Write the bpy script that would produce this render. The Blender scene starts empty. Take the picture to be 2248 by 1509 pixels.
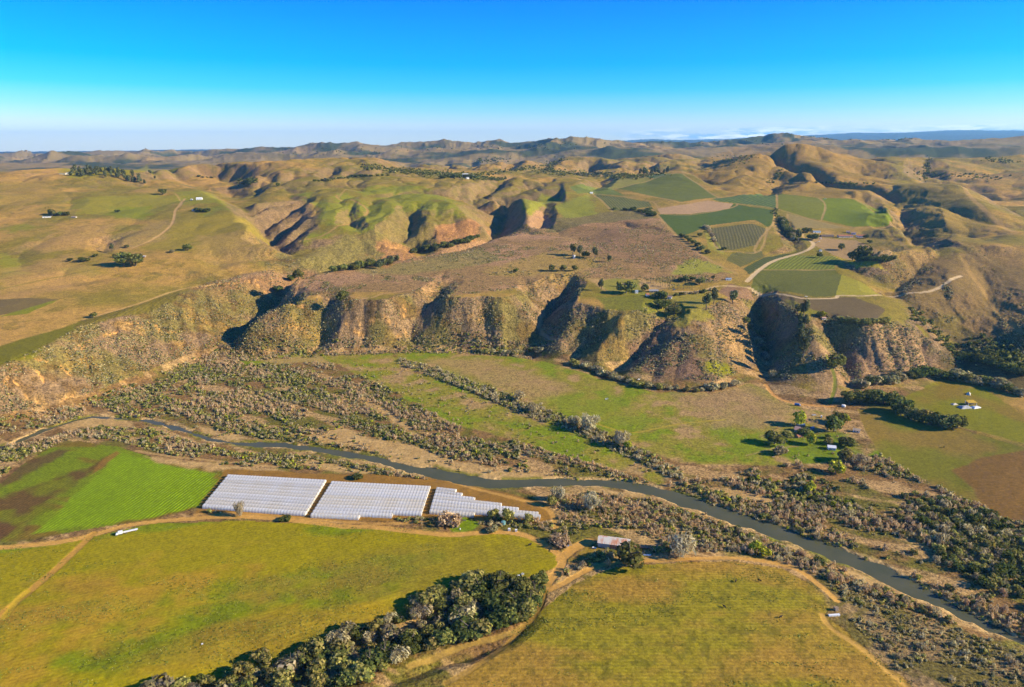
import bpy, math, random
import numpy as np
from mathutils import Vector
rng = np.random.default_rng(7)
random.seed(7)
sc = bpy.context.scene
COL = sc.collection
R = math.radians
# ------------------------------------------------------------------ camera
H = 320.0; F = 1499.0; PITCH = R(16.0)
cp_, sp_ = math.cos(PITCH), math.sin(PITCH)
cam_d = bpy.data.cameras.new("camera"); cam = bpy.data.objects.new("camera", cam_d); COL.objects.link(cam)
cam.location = (0, 0, H); cam.rotation_euler = (math.pi/2 - PITCH, 0, 0)
cam_d.sensor_width = 36; cam_d.lens = 36*F/2248; cam_d.clip_end = 90000; cam_d.clip_start = 1
sc.camera = cam
def ray(px, py):
    a = (px-1124)/F; b = (754.5-py)/F
    return a, cp_+b*sp_, -sp_+b*cp_
def pt(px, py, v):            # v < 600: height of the point, otherwise its distance north
    a, Y, Z = ray(px, py)
    if v < 600: y = (H-v)*Y/(-Z); z = v
    else: y = v; z = H + v*Z/Y
    return (a/Y*y, y, z)
# ------------------------------------------------------------------ noise
def hsh(ix, iy, s):
    h = (ix*374761393 + iy*668265263 + s*1442695041) & 0xffffffff
    h = ((h ^ (h >> 13))*1274126177) & 0xffffffff
    return ((h ^ (h >> 16)) & 0xffff)/65535.0
def vn(x, y, s=0):
    x = np.asarray(x, float); y = np.asarray(y, float)
    fx = np.floor(x); fy = np.floor(y); ix = fx.astype(np.int64); iy = fy.astype(np.int64)
    tx = x-fx; ty = y-fy; tx = tx*tx*(3-2*tx); ty = ty*ty*(3-2*ty)
    a = hsh(ix, iy, s); b = hsh(ix+1, iy, s); c = hsh(ix, iy+1, s); d = hsh(ix+1, iy+1, s)
    return (a+(b-a)*tx)*(1-ty)+(c+(d-c)*tx)*ty
def fbm(x, y, sc_, o=4, s=0, g=.5):
    r = 0; a = 1; t = 0; c, n = math.cos(.6), math.sin(.6)
    x = np.asarray(x)/sc_; y = np.asarray(y)/sc_
    for k in range(o):
        r = r + a*vn(x, y, s+k*17); t += a; a *= g
        x, y = (x*c-y*n)*2.03+5.1, (x*n+y*c)*2.03+1.7
    return r/t
def sst(a, b, x):
    t = np.clip((x-a)/(b-a), 0, 1); return t*t*(3-2*t)
# ------------------------------------------------------------------ terrain control lines
# every entry: (px, py, value); value < 600 a height in metres, otherwise a distance in metres
CL = []
def L(*p): CL.append([pt(*q) for q in p])
def B(*p): CL.append([((q[0]-1124)/1520*q[1], q[1], q[2]) for q in p])   # (px, distance, height): slopes hidden from here
B((-300,170,4),(2600,170,4)); L((-400,1500,4),(700,1500,4),(1300,1500,6),(1900,1480,6),(2700,1480,3))
L((-300,1200,4),(0,1190,4),(500,1145,4),(830,1150,4),(1220,1200,4),(1500,1230,5),(1800,1290,5),(1870,1400,5),(2000,1500,4))
L((-200,1000,1),(60,990,1),(180,960,2),(300,985,3),(490,1030,3),(960,1055,2),(1200,1105,2))
L((-200,985,-1),(0,965,-1),(300,922,-1),(600,985,-1),(1000,1045,-1),(1500,1110,-1),(1980,1270,-1),(2300,1400,-1),(2700,1480,-1))
BASE = [(-250,965,1),(0,932,1),(150,905,1),(300,850,1),(400,808,1),(470,778,2),(560,783,3),(700,778,3),(870,768,3),(1000,770,3),(1160,778,3),(1250,795,3),(1330,822,3),(1450,850,3),(1560,855,4),(1640,830,5),(1690,850,4),(1740,885,3),(1830,893,3),(1900,880,4),(2000,858,7),(2100,838,10),(2248,850,12),(2600,870,12)]
L(*BASE)
L((500,860,0),(900,860,1),(1300,950,1),(1700,1005,2),(1900,1020,2)); L((1000,800,2),(1300,860,2),(1600,890,2),(1850,930,3))
L((1990,905,6),(2120,935,8),(2260,985,14),(2500,1000,14)); L((2105,1035,6),(2200,1060,9),(2400,1060,12)); L((1960,1010,3),(2080,1090,3),(2248,1170,3),(2500,1250,3))
# left plateau
L((-250,850,48),(0,800,57),(100,760,60),(180,712,64),(250,690,66),(330,665,68),(400,640,73),(440,625,76),(520,608,82),(600,592,86))
L((-250,680,72),(0,670,76),(250,640,78),(420,612,82)); L((-250,600,95),(0,600,93),(200,600,92),(400,590,94),(500,580,97),(560,572,96),(620,562,98),(700,560,96))
L((-250,555,112),(0,560,108),(300,540,118),(450,535,120),(600,546,112))
L((-250,500,138),(0,500,140),(200,480,152),(350,452,168)); L((-250,430,195),(0,430,192),(200,420,198),(330,400,212))
L((335,385,228),(390,390,225),(470,430,188),(545,500,142),(605,546,112))
L((-300,374,250),(0,369,256),(150,363,262),(300,364,262),(400,356,270),(480,349,279),(560,352,277),(650,350,279),(740,343,285),(800,348,281),(870,347,3000),(900,355,3000))
B((-250,3300,190),(300,3300,190),(600,3500,190),(850,3700,190))
B((330,2750,238),(400,2500,226),(470,2220,196),(530,1950,158),(575,1720,126),(610,1580,105),(640,1480,93)); L((430,375,2620),(520,385,2500),(600,392,2350)); L((500,410,2300),(560,425,2150),(570,450,1950))
# canyon north of the mesa
B((470,1050,3),(520,1160,12),(575,1240,25),(640,1330,44),(700,1380,50),(800,1440,53),(950,1520,60),(1050,1600,74),(1085,1750,92),(1105,1900,108),(1120,2100,140))
# mesa rim, left flank, top and back rim
L((500,752,16),(540,715,42),(590,680,60),(640,662,72),(690,656,75),(760,657,76),(840,662,75),(900,652,76),(950,648,77),(1010,656,76),(1080,652,76),(1130,655,76),(1160,662,74))
L((640,622,80),(690,604,86),(900,612,84),(1100,614,83),(1300,618,80),(1500,625,77),(1620,640,73))
L((650,612,84),(700,598,88),(800,584,91),(900,568,95),(950,560,98),(1000,548,103),(1060,530,113),(1100,518,120),(1200,503,127),(1300,482,140),(1440,478,144))
L((1230,560,103),(1350,555,106),(1500,560,104),(1560,585,92))
L((1235,640,73),(1290,668,70),(1330,688,66),(1380,692,66),(1440,695,66),(1500,688,67),(1560,665,71),(1590,655,72))
L((1595,660,68),(1620,690,56),(1645,735,36),(1655,770,22),(1640,822,7)); L((1500,690,66),(1540,770,32),(1580,850,5))
L((1690,850,4),(1684,800,8),(1682,740,18),(1674,700,32),(1662,665,52),(1645,645,66))
L((1700,655,73),(1740,680,70),(1765,700,66),(1800,760,42),(1848,840,14),(1862,885,4))
L((1815,705,62),(1838,740,44),(1858,790,22),(1872,850,6)); L((1840,692,69),(1900,704,68),(1948,703,67),(1990,715,60),(2030,735,50),(2060,775,30),(2065,820,12))
L((1900,712,64),(1930,770,36),(1960,830,12))
L((2085,835,10),(2130,800,15),(2100,760,30),(2040,700,54),(1985,665,68),(1955,640,74),(2010,595,92),(2060,560,108),(2040,545,114),(1990,548,122),(1930,545,128))
# vineyard plateau and farm
L((1650,640,73),(1750,655,72),(1850,655,72),(1940,672,70)); L((1650,600,86),(1760,600,86),(1880,606,84),(1940,630,78))
L((1600,560,100),(1750,558,100),(1880,565,98),(1960,575,97)); L((1600,520,122),(1700,520,124),(1800,520,117),(1900,522,116),(1960,530,117))
L((1450,475,147),(1600,460,156),(1700,452,164),(1800,442,172)); L((1730,470,150),(1850,500,130),(1955,498,134))
L((1300,432,174),(1400,442,170),(1570,438,174),(1700,427,182),(1867,436,176),(1900,446,166),(1960,482,143),(2000,510,130),(2040,540,116))
L((1345,415,190),(1420,400,207),(1490,382,231),(1530,405,205),(1580,432,178))
# green hill
L((560,440,180),(640,425,188),(700,415,200),(780,406,207),(860,407,207),(900,395,217))
L((880,412,205),(960,428,190),(1010,455,168),(1050,485,142),(1080,508,121)); L((800,450,172),(950,452,172)); L((660,470,158),(800,480,152),(950,480,152))
L((640,520,122),(800,505,132),(940,500,135)); L((720,545,102),(820,538,103),(940,524,108),(1030,520,112))
L((900,395,217),(1000,395,217),(1060,420,196),(1100,428,188),(1145,432,184),(1154,462,160),(1157,500,129)); B((1075,1800,100),(1100,2000,135),(1090,2200,170))
L((1200,425,186),(1260,420,190),(1310,428,176)); L((1200,480,143),(1300,465,152),(1420,462,155))
L((560,400,215),(700,385,228),(850,385,229),(1000,385,228),(1200,395,2450),(1290,400,2300))
L((560,375,246),(700,370,252),(820,365,258))
# middle distance
L((900,372,2950),(1050,378,2850),(1200,380,2800),(1340,378,2800),(1450,378,2800),(1500,376,2650))
L((880,352,3300),(960,352,3500),(1060,353,3600),(1115,344,3500),(1170,352,3500),(1250,350,3500)); L((1170,345,3900),(1240,341,3900),(1330,336,3900),(1400,340,4000),(1480,331,3900),(1540,338,3900),(1600,341,4000))
B((850,4500,190),(1150,4700,190),(1600,4900,190),(2000,4600,190),(2700,4600,190))
L((1500,376,2650),(1560,360,2750),(1610,350,2850),(1650,335,2900),(1690,316,2920),(1730,310,2930),(1780,316,2900),(1830,334,2850),(1880,346,2850),(1940,343,2850),(2000,350,2800),(2060,345,2900),(2150,341,3100),(2250,332,3200),(2600,330,3300))
L((1540,385,2450),(1640,385,2450),(1720,365,2550),(1800,372,2450),(1880,395,2300),(1950,402,2200)); L((1590,425,2150),(1700,415,2200),(1780,405,2250)); L((1560,405,2300),(1680,398,2350))
L((1870,415,2080),(1945,408,2150),(2000,398,2200),(2050,398,2200),(2100,404,2080),(2150,435,1880),(2200,492,1600),(2250,515,1500))
L((1940,430,1980),(1955,480,1700),(2000,520,1520),(2050,545,1400)); L((2020,440,1880),(2070,490,1660),(2110,525,1480),(2200,540,1400))
B((2040,2500,175),(2150,2350,165),(2260,2050,150),(2500,1900,140)); L((2150,385,2600),(2250,380,2600),(2500,370,2600)); L((2150,360,2900),(2250,362,2900))
L((2100,560,112),(2160,600,90),(2170,640,79),(2200,700,59),(2230,760,40)); L((2080,600,98),(2110,660,73),(2140,730,43)); L((2180,560,112),(2250,560,113),(2500,560,116)); L((2250,640,85),(2500,640,88)); L((2260,720,62),(2500,720,66))
# far ridges
CREST = []
def LC(*p): L(*p); CREST.append(CL[-1])
LC((-400,340,9500),(0,338,9500),(40,335,9300),(120,339,9500),(230,333,9300),(320,336,9500),(400,341,9500),(480,331,9000),(560,323,8600),(640,321,8600),(720,318,8400),(780,314,8200),(840,320,8300),(920,313,8000),(975,308,7800),(1030,314,8000),(1110,313,8000),(1180,313,7600),(1240,312,7000),(1300,304,6800),(1340,307,7000),(1400,313,7200),(1480,311,7200),(1560,314,7200),(1620,306,7400),(1690,295,7400),(1760,299,7400),(1830,306,7000),(1900,309,7000),(2000,307,6500),(2100,309,6300),(2180,306,6000),(2250,298,5800),(2600,300,5800))
LC((-400,350,7200),(200,352,7000),(600,342,6300),(760,331,6400),(830,342,6000),(1000,333,6200),(1120,328,6000),(1200,334,5800),(1330,325,5600),(1450,328,5600),(1600,325,5600),(1750,322,5400),(1900,325,5200),(2100,325,5000),(2250,322,4800))
B((-400,12500,160),(1000,12000,150),(2600,11000,150))
L((-500,333,26000),(200,333,26000),(300,330,26000),(400,327,26000),(470,329,26000),(560,325,26000),(700,327,26000),(880,316,27000),(960,310,27000),(1060,318,27000),(1250,318,27000),(1420,304,27000),(1500,308,27000),(1640,302,27000),(1740,300,27000),(1850,290,27000),(1960,291,27000),(2100,285,27000),(2180,287,27000),(2260,284,27000),(2800,290,27000))
B((-500,38000,50),(2800,38000,50))
# ------------------------------------------------------------------ coarse relaxation on a fan grid (u = x/y, v = ln y)
U0, U1 = -1.02, 1.02; V0, V1 = math.log(160.0), math.log(39000.0)
NUc, NVc = 768, 960
def solve():
    su = (NUc-1)/(U1-U0); sv = (NVc-1)/(V1-V0)
    S = np.zeros((NVc, NUc)); W = np.zeros((NVc, NUc))
    for ln in CL:
        for a, b in zip(ln[:-1], ln[1:]):
            ua, va = a[0]/a[1], math.log(a[1]); ub, vb = b[0]/b[1], math.log(b[1])
            n = int(max(abs(ub-ua)*su, abs(vb-va)*sv)*1.5)+2
            t = np.linspace(0, 1, n); uu = ua+(ub-ua)*t; vv = va+(vb-va)*t; zz = a[2]+(b[2]-a[2])*t
            i = np.round((vv-V0)*sv).astype(int); j = np.round((uu-U0)*su).astype(int)
            k = (i >= 0) & (i < NVc) & (j >= 0) & (j < NUc)
            np.add.at(S, (i[k], j[k]), zz[k]); np.add.at(W, (i[k], j[k]), 1)
    wu = su*su; wv = sv*sv; tot = 2*(wu+wv)
    z = None
    for f in (32, 16, 8, 4, 2, 1):
        nv, nu = NVc//f, NUc//f
        s = S.reshape(nv, f, nu, f).sum((1, 3)); w = W.reshape(nv, f, nu, f).sum((1, 3))
        m = w > 0; c = np.where(m, s/np.maximum(w, 1), 0)
        z = np.full((nv, nu), 50.0) if z is None else np.kron(z, np.ones((2, 2)))
        for it in range({32: 1500, 16: 600, 8: 400, 4: 300, 2: 200, 1: 120}[f]):
            z[m] = c[m]
            p = np.pad(z, 1, mode='edge')
            z = (wu*(p[1:-1, :-2]+p[1:-1, 2:])+wv*(p[:-2, 1:-1]+p[2:, 1:-1]))/tot
        z[m] = c[m]
    for it in range(5):
        p = np.pad(z, 1, mode='edge'); z = (p[1:-1, :-2]+p[1:-1, 2:]+p[:-2, 1:-1]+p[2:, 1:-1]+4*z)/8
    return z
ZC = solve()
def cubic(t): return (-.5*t**3+t*t-.5*t, 1.5*t**3-2.5*t*t+1, -1.5*t**3+2*t*t+.5*t, .5*t**3-.5*t*t)
def samp(G, fi, fj, cub=False):
    i = np.clip(np.floor(fi).astype(int), 1, G.shape[0]-3); j = np.clip(np.floor(fj).astype(int), 1, G.shape[1]-3)
    ti = np.clip(fi-i, -1, 2); tj = np.clip(fj-j, -1, 2)
    if not cub:
        return (G[i, j]*(1-tj)+G[i, j+1]*tj)*(1-ti)+(G[i+1, j]*(1-tj)+G[i+1, j+1]*tj)*ti
    ci = cubic(ti); cj = cubic(tj); r = 0
    for a in range(4):
        for b in range(4): r = r+ci[a]*cj[b]*G[i+a-1, j+b-1]
    return r
# ------------------------------------------------------------------ fine grid
vs = [math.log(175.0)]
while math.exp(vs[-1]) < 37000:
    y = math.exp(vs[-1])
    vs.append(vs[-1]+(.009 if y < 300 else .0031 if y < 2500 else .0055 if y < 4500 else .008 if y < 10000 else .02))
VS = np.array(vs); NV = len(VS); NU = 1580
US = np.linspace(-1.0, 1.0, NU)
UU, VV = np.meshgrid(US, VS); YY = np.exp(VV); XX = UU*YY
ZZ = samp(ZC, (VV-V0)/(V1-V0)*(NVc-1), (UU-U0)/(U1-U0)*(NUc-1), True)
def gidx(x, y):
    v = np.log(np.maximum(y, 100)); fi = np.interp(v, VS, np.arange(NV)); fj = (np.asarray(x)/y-US[0])/(US[1]-US[0])
    return fi, fj
def height(x, y):
    fi, fj = gidx(np.asarray(x, float), np.asarray(y, float)); return samp(ZZ, fi, fj)
YM = np.exp(np.arange(math.log(200), math.log(30000), .0012))
def place(px, py, dmin=0):
    a, Y, Z = ray(px, py); y = YM[YM > dmin]; zr = H+y*Z/Y
    zt = height(a/Y*y, y); k = np.nonzero(zt >= zr)[0]
    if len(k) == 0: i = len(y)-1; yy = y[i]
    else:
        i = max(k[0], 1); d0 = zr[i-1]-zt[i-1]; d1 = zr[i]-zt[i]; t = d0/max(d0-d1, 1e-6); yy = y[i-1]+(y[i]-y[i-1])*min(max(t, 0), 1)
    x = a/Y*yy; return np.array([x, yy, float(height(x, yy))])
def mpp(p):                      # metres per photo pixel at a point
    return (p[1]*cp_+(H-p[2])*sp_)/F
def polydist(P, X, Y):
    """distance to a polyline, parameter along it"""
    best = np.full(X.shape, 1e9); par = np.zeros(X.shape)
    for k in range(len(P)-1):
        ax, ay = P[k][:2]; bx, by = P[k+1][:2]; dx, dy = bx-ax, by-ay
        t = np.clip(((X-ax)*dx+(Y-ay)*dy)/max(dx*dx+dy*dy, 1e-6), 0, 1)
        d = np.hypot(X-ax-t*dx, Y-ay-t*dy); m = d < best; best = np.where(m, d, best); par = np.where(m, k+t, par)
    return best, par
def window(P, w):
    P = np.array([q[:2] for q in P]); x0, y0 = P.min(0)-w; x1, y1 = P.max(0)+w
    r = np.nonzero((YY[:, 0] >= y0) & (YY[:, 0] <= y1))[0]
    if len(r) == 0: return None
    ys = np.array([max(y0, 150), max(y1, 150)])
    us = np.concatenate([x0/ys, x1/ys]); c = np.nonzero((US >= us.min()) & (US <= us.max()))[0]
    if len(c) == 0: return None
    return slice(r[0], r[-1]+1), slice(c[0], c[-1]+1)
def carve(pts, depth, width, pw=1.25, jit=.25):
    P = [place(*q[:2]) for q in pts]
    dp = [q[2] if len(q) > 2 else 1 for q in pts]
    w = window(P, width*1.6)
    if w is None: return
    X, Y = XX[w], YY[w]; wob = fbm(X, Y, 45, 3, int(pts[0][0]))
    d, t = polydist(P, X+(wob-.5)*width*jit*2, Y+(fbm(X, Y, 45, 3, 9+int(pts[0][1]))-.5)*width*jit*2)
    k = np.interp(t, np.arange(len(P)), dp); ww = width*(.45+.55*k)
    s = np.clip(1-d/ww, 0, 1)
    ZZ[w] -= depth*k*(s**pw)
# ------------------------------------------------------------------ gullies, ravines and scoops cut into the slopes
# foreground: the wooded ditch, the river bed
carve([(250,1560,.6),(500,1480,.8),(700,1440,1),(900,1380,1),(1050,1340,1),(1180,1300,.3)], 7, 40, 1.0)
carve([(850,1500,.6),(960,1455,1),(1060,1425,1),(1130,1400,.7),(1175,1365,.3)], 5, 12, 1.0)
# bluff face, left to right
carve([(560,650,.3),(545,690,.6),(530,735,.5),(520,765,.1)], 8, 30)
carve([(650,650,.1),(655,690,.7),(650,730,.5),(645,770,.1)], 7, 26)
carve([(735,640,.15),(712,662,.8),(700,700,1),(695,740,.7),(690,772,.1)], 24, 48, 1.1)
carve([(765,665,.2),(770,700,.6),(768,760,.1)], 6, 20)
carve([(800,660,.2),(800,700,.7),(798,740,.5),(795,770,.1)], 9, 24)
carve([(985,620,.3),(945,645,.7),(920,665,1),(905,695,1),(895,735,.7),(880,765,.1)], 24, 46, 1.1)
carve([(1010,660,.3),(1015,700,.7),(1010,765,.1)], 7, 22); carve([(1060,655,.3),(1065,700,1),(1075,740,.6),(1085,768,.1)], 11, 26)
carve([(1110,700,.3),(1115,730,1),(1110,768,.2)], 10, 22); carve([(975,600,.2),(960,632,.5),(945,645,.6)], 8, 22)
carve([(1150,615,.3),(1165,640,.5),(1195,650,.6)], 10, 26); carve([(1260,600,.2),(1240,620,.6),(1215,645,1)], 14, 34)
carve([(1245,625,.5),(1210,652,1),(1185,680,1),(1175,710,1),(1178,745,.6),(1183,775,.15)], 34, 56, 1.0)
carve([(1290,682,.5),(1300,695,1),(1290,705,.3)], 12, 26)
carve([(1345,690,.3),(1325,715,.9),(1290,740,1),(1262,760,.7),(1240,785,.1)], 20, 36, 1.1)
carve([(1292,705,.3),(1270,730,.8),(1250,755,.5)], 9, 20)
carve([(1450,660,.2),(1462,685,.7),(1430,710,1),(1390,745,1),(1355,785,.9),(1335,815,.2)], 26, 46, 1.1)
carve([(1385,700,.5),(1400,706,.9),(1375,715,.4)], 9, 20); carve([(1410,745,.4),(1395,780,.8),(1370,820,.1)], 7, 26)
carve([(1455,740,.2),(1440,790,.7),(1430,840,.1)], 6, 24); carve([(1500,720,.3),(1490,780,.8),(1480,840,.1)], 5, 24)
carve([(1560,700,.3),(1575,760,.7),(1590,830,.1)], 4, 20); carve([(1600,700,.3),(1620,760,.6),(1620,820,.1)], 4, 16)
carve([(1670,650,.5),(1672,700,1),(1680,760,1),(1686,830,.3)], 12, 50, 1.1)
carve([(1820,700,.4),(1835,740,1),(1850,780,.8),(1868,840,.1)], 17, 36, 1.1)
for q in ((1890,1),(1915,.7),(1950,1),(1985,.8),(2020,.9)): carve([(q[0]-8,712,.3),(q[0],750,q[1]),(q[0]+18,800,.7),(q[0]+30,838,.1)], 8, 22)
carve([(1960,640,.4),(2020,690,.8),(2080,745,1),(2130,790,.5)], 5, 40)
carve([(1600,555,.2),(1620,560,.8)], 3, 12)
# left plateau face: shallow runnels
for k in range(14):
    x = 20+k*34; yt = 800-(x*.36); yb = 935-(x*.30)
    carve([(x-12,yt+12,.4),(x+2,(yt+yb)/2,1),(x+22,yb-12,.2)], 3.2+2*random.random(), 15)
carve([(470,625,.3),(500,650,.8),(520,690,.5)], 6, 24); carve([(545,612,.3),(560,640,.8),(565,655,.4)], 6, 24)
# green hill gullies
carve([(672,428,.2),(658,436,.8),(625,455,1),(585,478,1),(552,492,.5)], 30, 55, 1.1); carve([(650,432,.2),(600,445,.7),(545,470,.6)], 19, 40)
carve([(664,455,.3),(640,475,.9),(605,500,1),(575,520,.7)], 32, 55, 1.1); carve([(668,495,.4),(640,515,.9),(610,540,.6)], 22, 45)
carve([(775,440,.2),(765,458,.8),(770,478,1),(780,492,.5)], 18, 38, 1.1)
carve([(868,430,.2),(885,450,.6),(905,470,.8)], 12, 40)
carve([(920,440,.2),(900,470,.7),(890,500,1),(905,520,1),(925,540,.5)], 40, 70, 1.0)
carve([(1055,402,.2),(1040,410,1),(1045,430,.9),(1070,452,.7)], 35, 60, 1.0); carve([(1012,402,.4),(1008,420,.8)], 16, 34)
carve([(1260,398,.2),(1175,402,1),(1150,412,1),(1120,420,.6)], 16, 70, 1.2); carve([(1200,440,.3),(1190,465,1),(1188,490,.6)], 22, 40, 1.0)
carve([(1325,388,.5),(1322,396,1),(1300,405,.8)], 24, 60, 1.0)
carve([(735,362,.3),(718,375,1),(715,385,.5)], 22, 46); carve([(480,362,.2),(478,380,.7),(520,392,.6)], 8, 50)
carve([(900,500,.3),(870,540,.3)], 4, 30); carve([(790,520,.3),(800,555,.6)], 7, 40); carve([(1120,385,.5),(1090,398,1),(1075,410,.8)], 20, 60)
for q in ([(820,420,.2),(815,440,.7),(800,470,.3)],[(960,440,.2),(955,465,.8),(965,500,.5)],[(1000,455,.2),(990,480,.7),(1000,505,.4)],[(600,380,.2),(585,395,.8),(560,412,.5)],[(650,372,.2),(640,388,.8),(610,402,.4)],[(520,360,.2),(515,372,.8),(500,385,.4)],[(800,355,.2),(790,366,.8),(770,376,.4)],[(860,356,.3),(850,365,.8),(835,374,.4)],[(1090,395,.3),(1080,410,.8),(1060,425,.5)],[(700,430,.2),(690,455,.6),(680,480,.3)]): carve(q, 15, 48, 1.1)
# right hills
carve([(1725,355,.2),(1715,372,1),(1700,392,1),(1690,408,.6)], 34, 110, 1.0); carve([(1830,372,.2),(1780,385,.7),(1735,395,1)], 24, 80, 1.1)
carve([(1725,322,.3),(1712,338,.9),(1700,352,.4)], 15, 60); carve([(1745,320,.3),(1738,335,.8)], 10, 50); carve([(1790,322,.3),(1800,336,.9)], 16, 70)
carve([(1670,362,.3),(1680,375,.8),(1692,390,.4)], 9, 40); carve([(1700,418,.4),(1680,422,1),(1660,428,.4)], 14, 50)
carve([(1890,352,.4),(1900,368,1),(1930,380,.8),(1960,388,.4)], 30, 130, 1.0)
carve([(1960,405,.4),(1975,430,1),(1985,470,1),(2010,510,.8),(2030,535,.3)], 26, 90, 1.0)
carve([(1855,420,.4),(1870,430,.9),(1890,436,.3)], 8, 34); carve([(2030,345,.3),(2035,370,1),(2030,392,.6)], 30, 90, 1.0); carve([(2060,385,.5),(2110,390,1),(2130,395,.4)], 22, 80)
carve([(2060,425,.3),(2100,460,.6),(2140,500,.3)], 8, 70); carve([(2250,470,.6),(2200,440,.8),(2150,415,.4)], 20, 70)
carve([(1710,475,.4),(1717,495,1),(1735,520,1),(1750,545,.7),(1700,560,.4)], 9, 28, 1.0); carve([(1545,495,.3),(1560,515,.6),(1570,540,.4)], 4, 16)
carve([(1850,580,.5),(1880,590,.8),(1930,605,.5)], 7, 40); carve([(2010,590,.8),(1960,620,1),(1945,640,.5)], 14, 60)
carve([(2060,600,.3),(2080,650,.8),(2110,720,.8)], 8, 60); carve([(2150,600,.3),(2180,680,.7),(2200,760,.5)], 10, 70)
# left rolling hills: old slump scarps
carve([(145,425,.3),(160,440,.9),(150,455,.6)], 8, 50); carve([(300,505,.3),(235,525,1),(222,545,.8),(240,552,.3)], 9, 40)
carve([(115,520,.3),(60,545,.6),(30,560,.8),(60,590,.5)], 7, 60); carve([(335,455,.4),(290,490,.7),(230,530,.5)], 5, 50)
carve([(460,540,.3),(480,570,.7),(500,590,.3)], 8, 50); carve([(270,375,.3),(290,395,.7),(350,410,.5)], 8, 60); carve([(70,590,.2),(80,600,.6)], 3, 40)
for k in range(22):
    x = 900+k*32+random.uniform(-16,16); l_ = random.uniform(8, 30); carve([(x,343+random.uniform(-3,6),.3),(x-l_*.6,353+random.uniform(-3,4),1),(x-l_,366+random.uniform(-4,4),.4)], random.uniform(10,34), random.uniform(45,110), 1.0)
# ------------------------------------------------------------------ natural roughness
gy, gx = np.gradient(ZZ); DY = np.gradient(YY, axis=0)
sl = np.hypot(gx/(YY*(US[1]-US[0])), gy/DY)
SL = sl
def blur(a, n):
    for _ in range(n):
        p = np.pad(a, 1, mode='edge'); a = (p[1:-1, :-2]+p[1:-1, 2:]+p[:-2, 1:-1]+p[2:, 1:-1]+4*a)/8
    return a
slb = blur(sl, 12)
steep = sst(.12, .40, slb)
far = sst(3300, 5200, YY)
n1 = fbm(XX, YY, 120, 4, 3); wx = XX+40*(n1-.5); wy = YY+40*(fbm(XX, YY, 120, 3, 5)-.5)
def ridged(x, y, s_, o, s):
    r = 0; a = 1; t = 0
    for k in range(o):
        r = r+a*(1-np.abs(2*vn(x/s_, y/s_, s+k)-1)); t += a; a *= .5; s_ = s_/2.1
    return r/t
hill = sst(10, 60, ZZ)
ZZ += hill*(1-far)*(n1-.5)*10*sst(1300, 2300, YY)
ZZ += steep*hill*(1-sst(1380, 1700, YY))*(ridged(wx, wy*.38, 30, 3, 31)-.55)*4.6
VX = [tuple(place(*q)[:2]) for q in [(1230,400),(1400,378),(1490,374),(1600,430),(1720,418),(1880,430),(1975,480),(2010,560),(1960,700),(1640,650),(1560,600),(1440,500),(1240,460)]]
def inpoly0(P, X, Y):
    c = np.zeros(X.shape, bool)
    for k in range(len(P)):
        x1, y1 = P[k]; x2, y2 = P[k-1]
        if y1 != y2: c ^= ((y1 > Y) != (y2 > Y)) & (X < (x2-x1)*(Y-y1)/(y2-y1)+x1)
    return c
vm = blur(1-inpoly0(VX, XX, YY).astype(float), 14); px_ = 1124+1520*XX/YY
mk = vm*(1-far)*np.maximum(sst(1900, 2300, YY), sst(1780, 1900, px_)*sst(1400, 1600, YY))*(.35+.65*sst(430, 620, px_))*(1-.3*sst(1740, 1850, px_)-.3*sst(1890, 1980, px_))
bn = lambda s_, o_: np.minimum(1, np.abs(2*fbm(XX+60*(n1-.5), YY*.9+60*(n1-.5), s_, 2, o_)-1)*2.2)
ZZ -= mk*(40*(1-bn(430, 61))**2.3+10*(1-bn(190, 62))**2.2+4*(1-bn(70, 63))**2.0)
mg = vm*(1-far)*(1-mk)*sst(1430, 1600, YY)*sst(560, 660, px_); ZZ -= mg*(9*(1-bn(200, 65))**1.6)
ZZ -= (1-far)*sst(60, 90, ZZ)*(1-mk)*vm*(1-sst(600, 700, px_))*(5*(1-bn(240, 66))**1.6+1.5*(1-bn(90, 67)))
valley = sst(200, 285, ZZ)
ZZ += far*(ridged(XX+300*(fbm(XX, YY, 900, 3, 8)-.5), YY*.7, 1000, 5, 40)-.86)*(200*sst(4300, 7000, YY)+60)*(1-sst(11000, 14000, YY)*.7)
for P_ in CREST:
    P_ = [P_[i+0] if t == 0 else tuple(P_[i][j]*(1-t)+P_[i+1][j]*t for j in range(3)) for i in range(len(P_)-1) for t in (0, .25, .5, .75)]; wnd = window(P_, 1200)
    if wnd is None: continue
    dl = np.array([q[2]-float(height(q[0], q[1])) for q in P_])+rng.uniform(-9, 5, len(P_)); d, t = polydist(P_, XX[wnd], YY[wnd]); ZZ[wnd] += np.interp(t, range(len(P_)), dl)*np.exp(-(d/420)**2)
ZZ += far*(fbm(XX, YY, 260, 4, 77)-.5)*30*(1-sst(11000, 14000, YY))
ZZ += (fbm(XX, YY, 30, 3, 12)-.5)*(.7+2.2*steep)*(1-far)
ZZ += (fbm(XX, YY, 5.5, 2, 14, .7)-.5)*(.35+2.2*steep*sst(8, 40, ZZ))*(1-sst(1700, 2600, YY))
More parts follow.
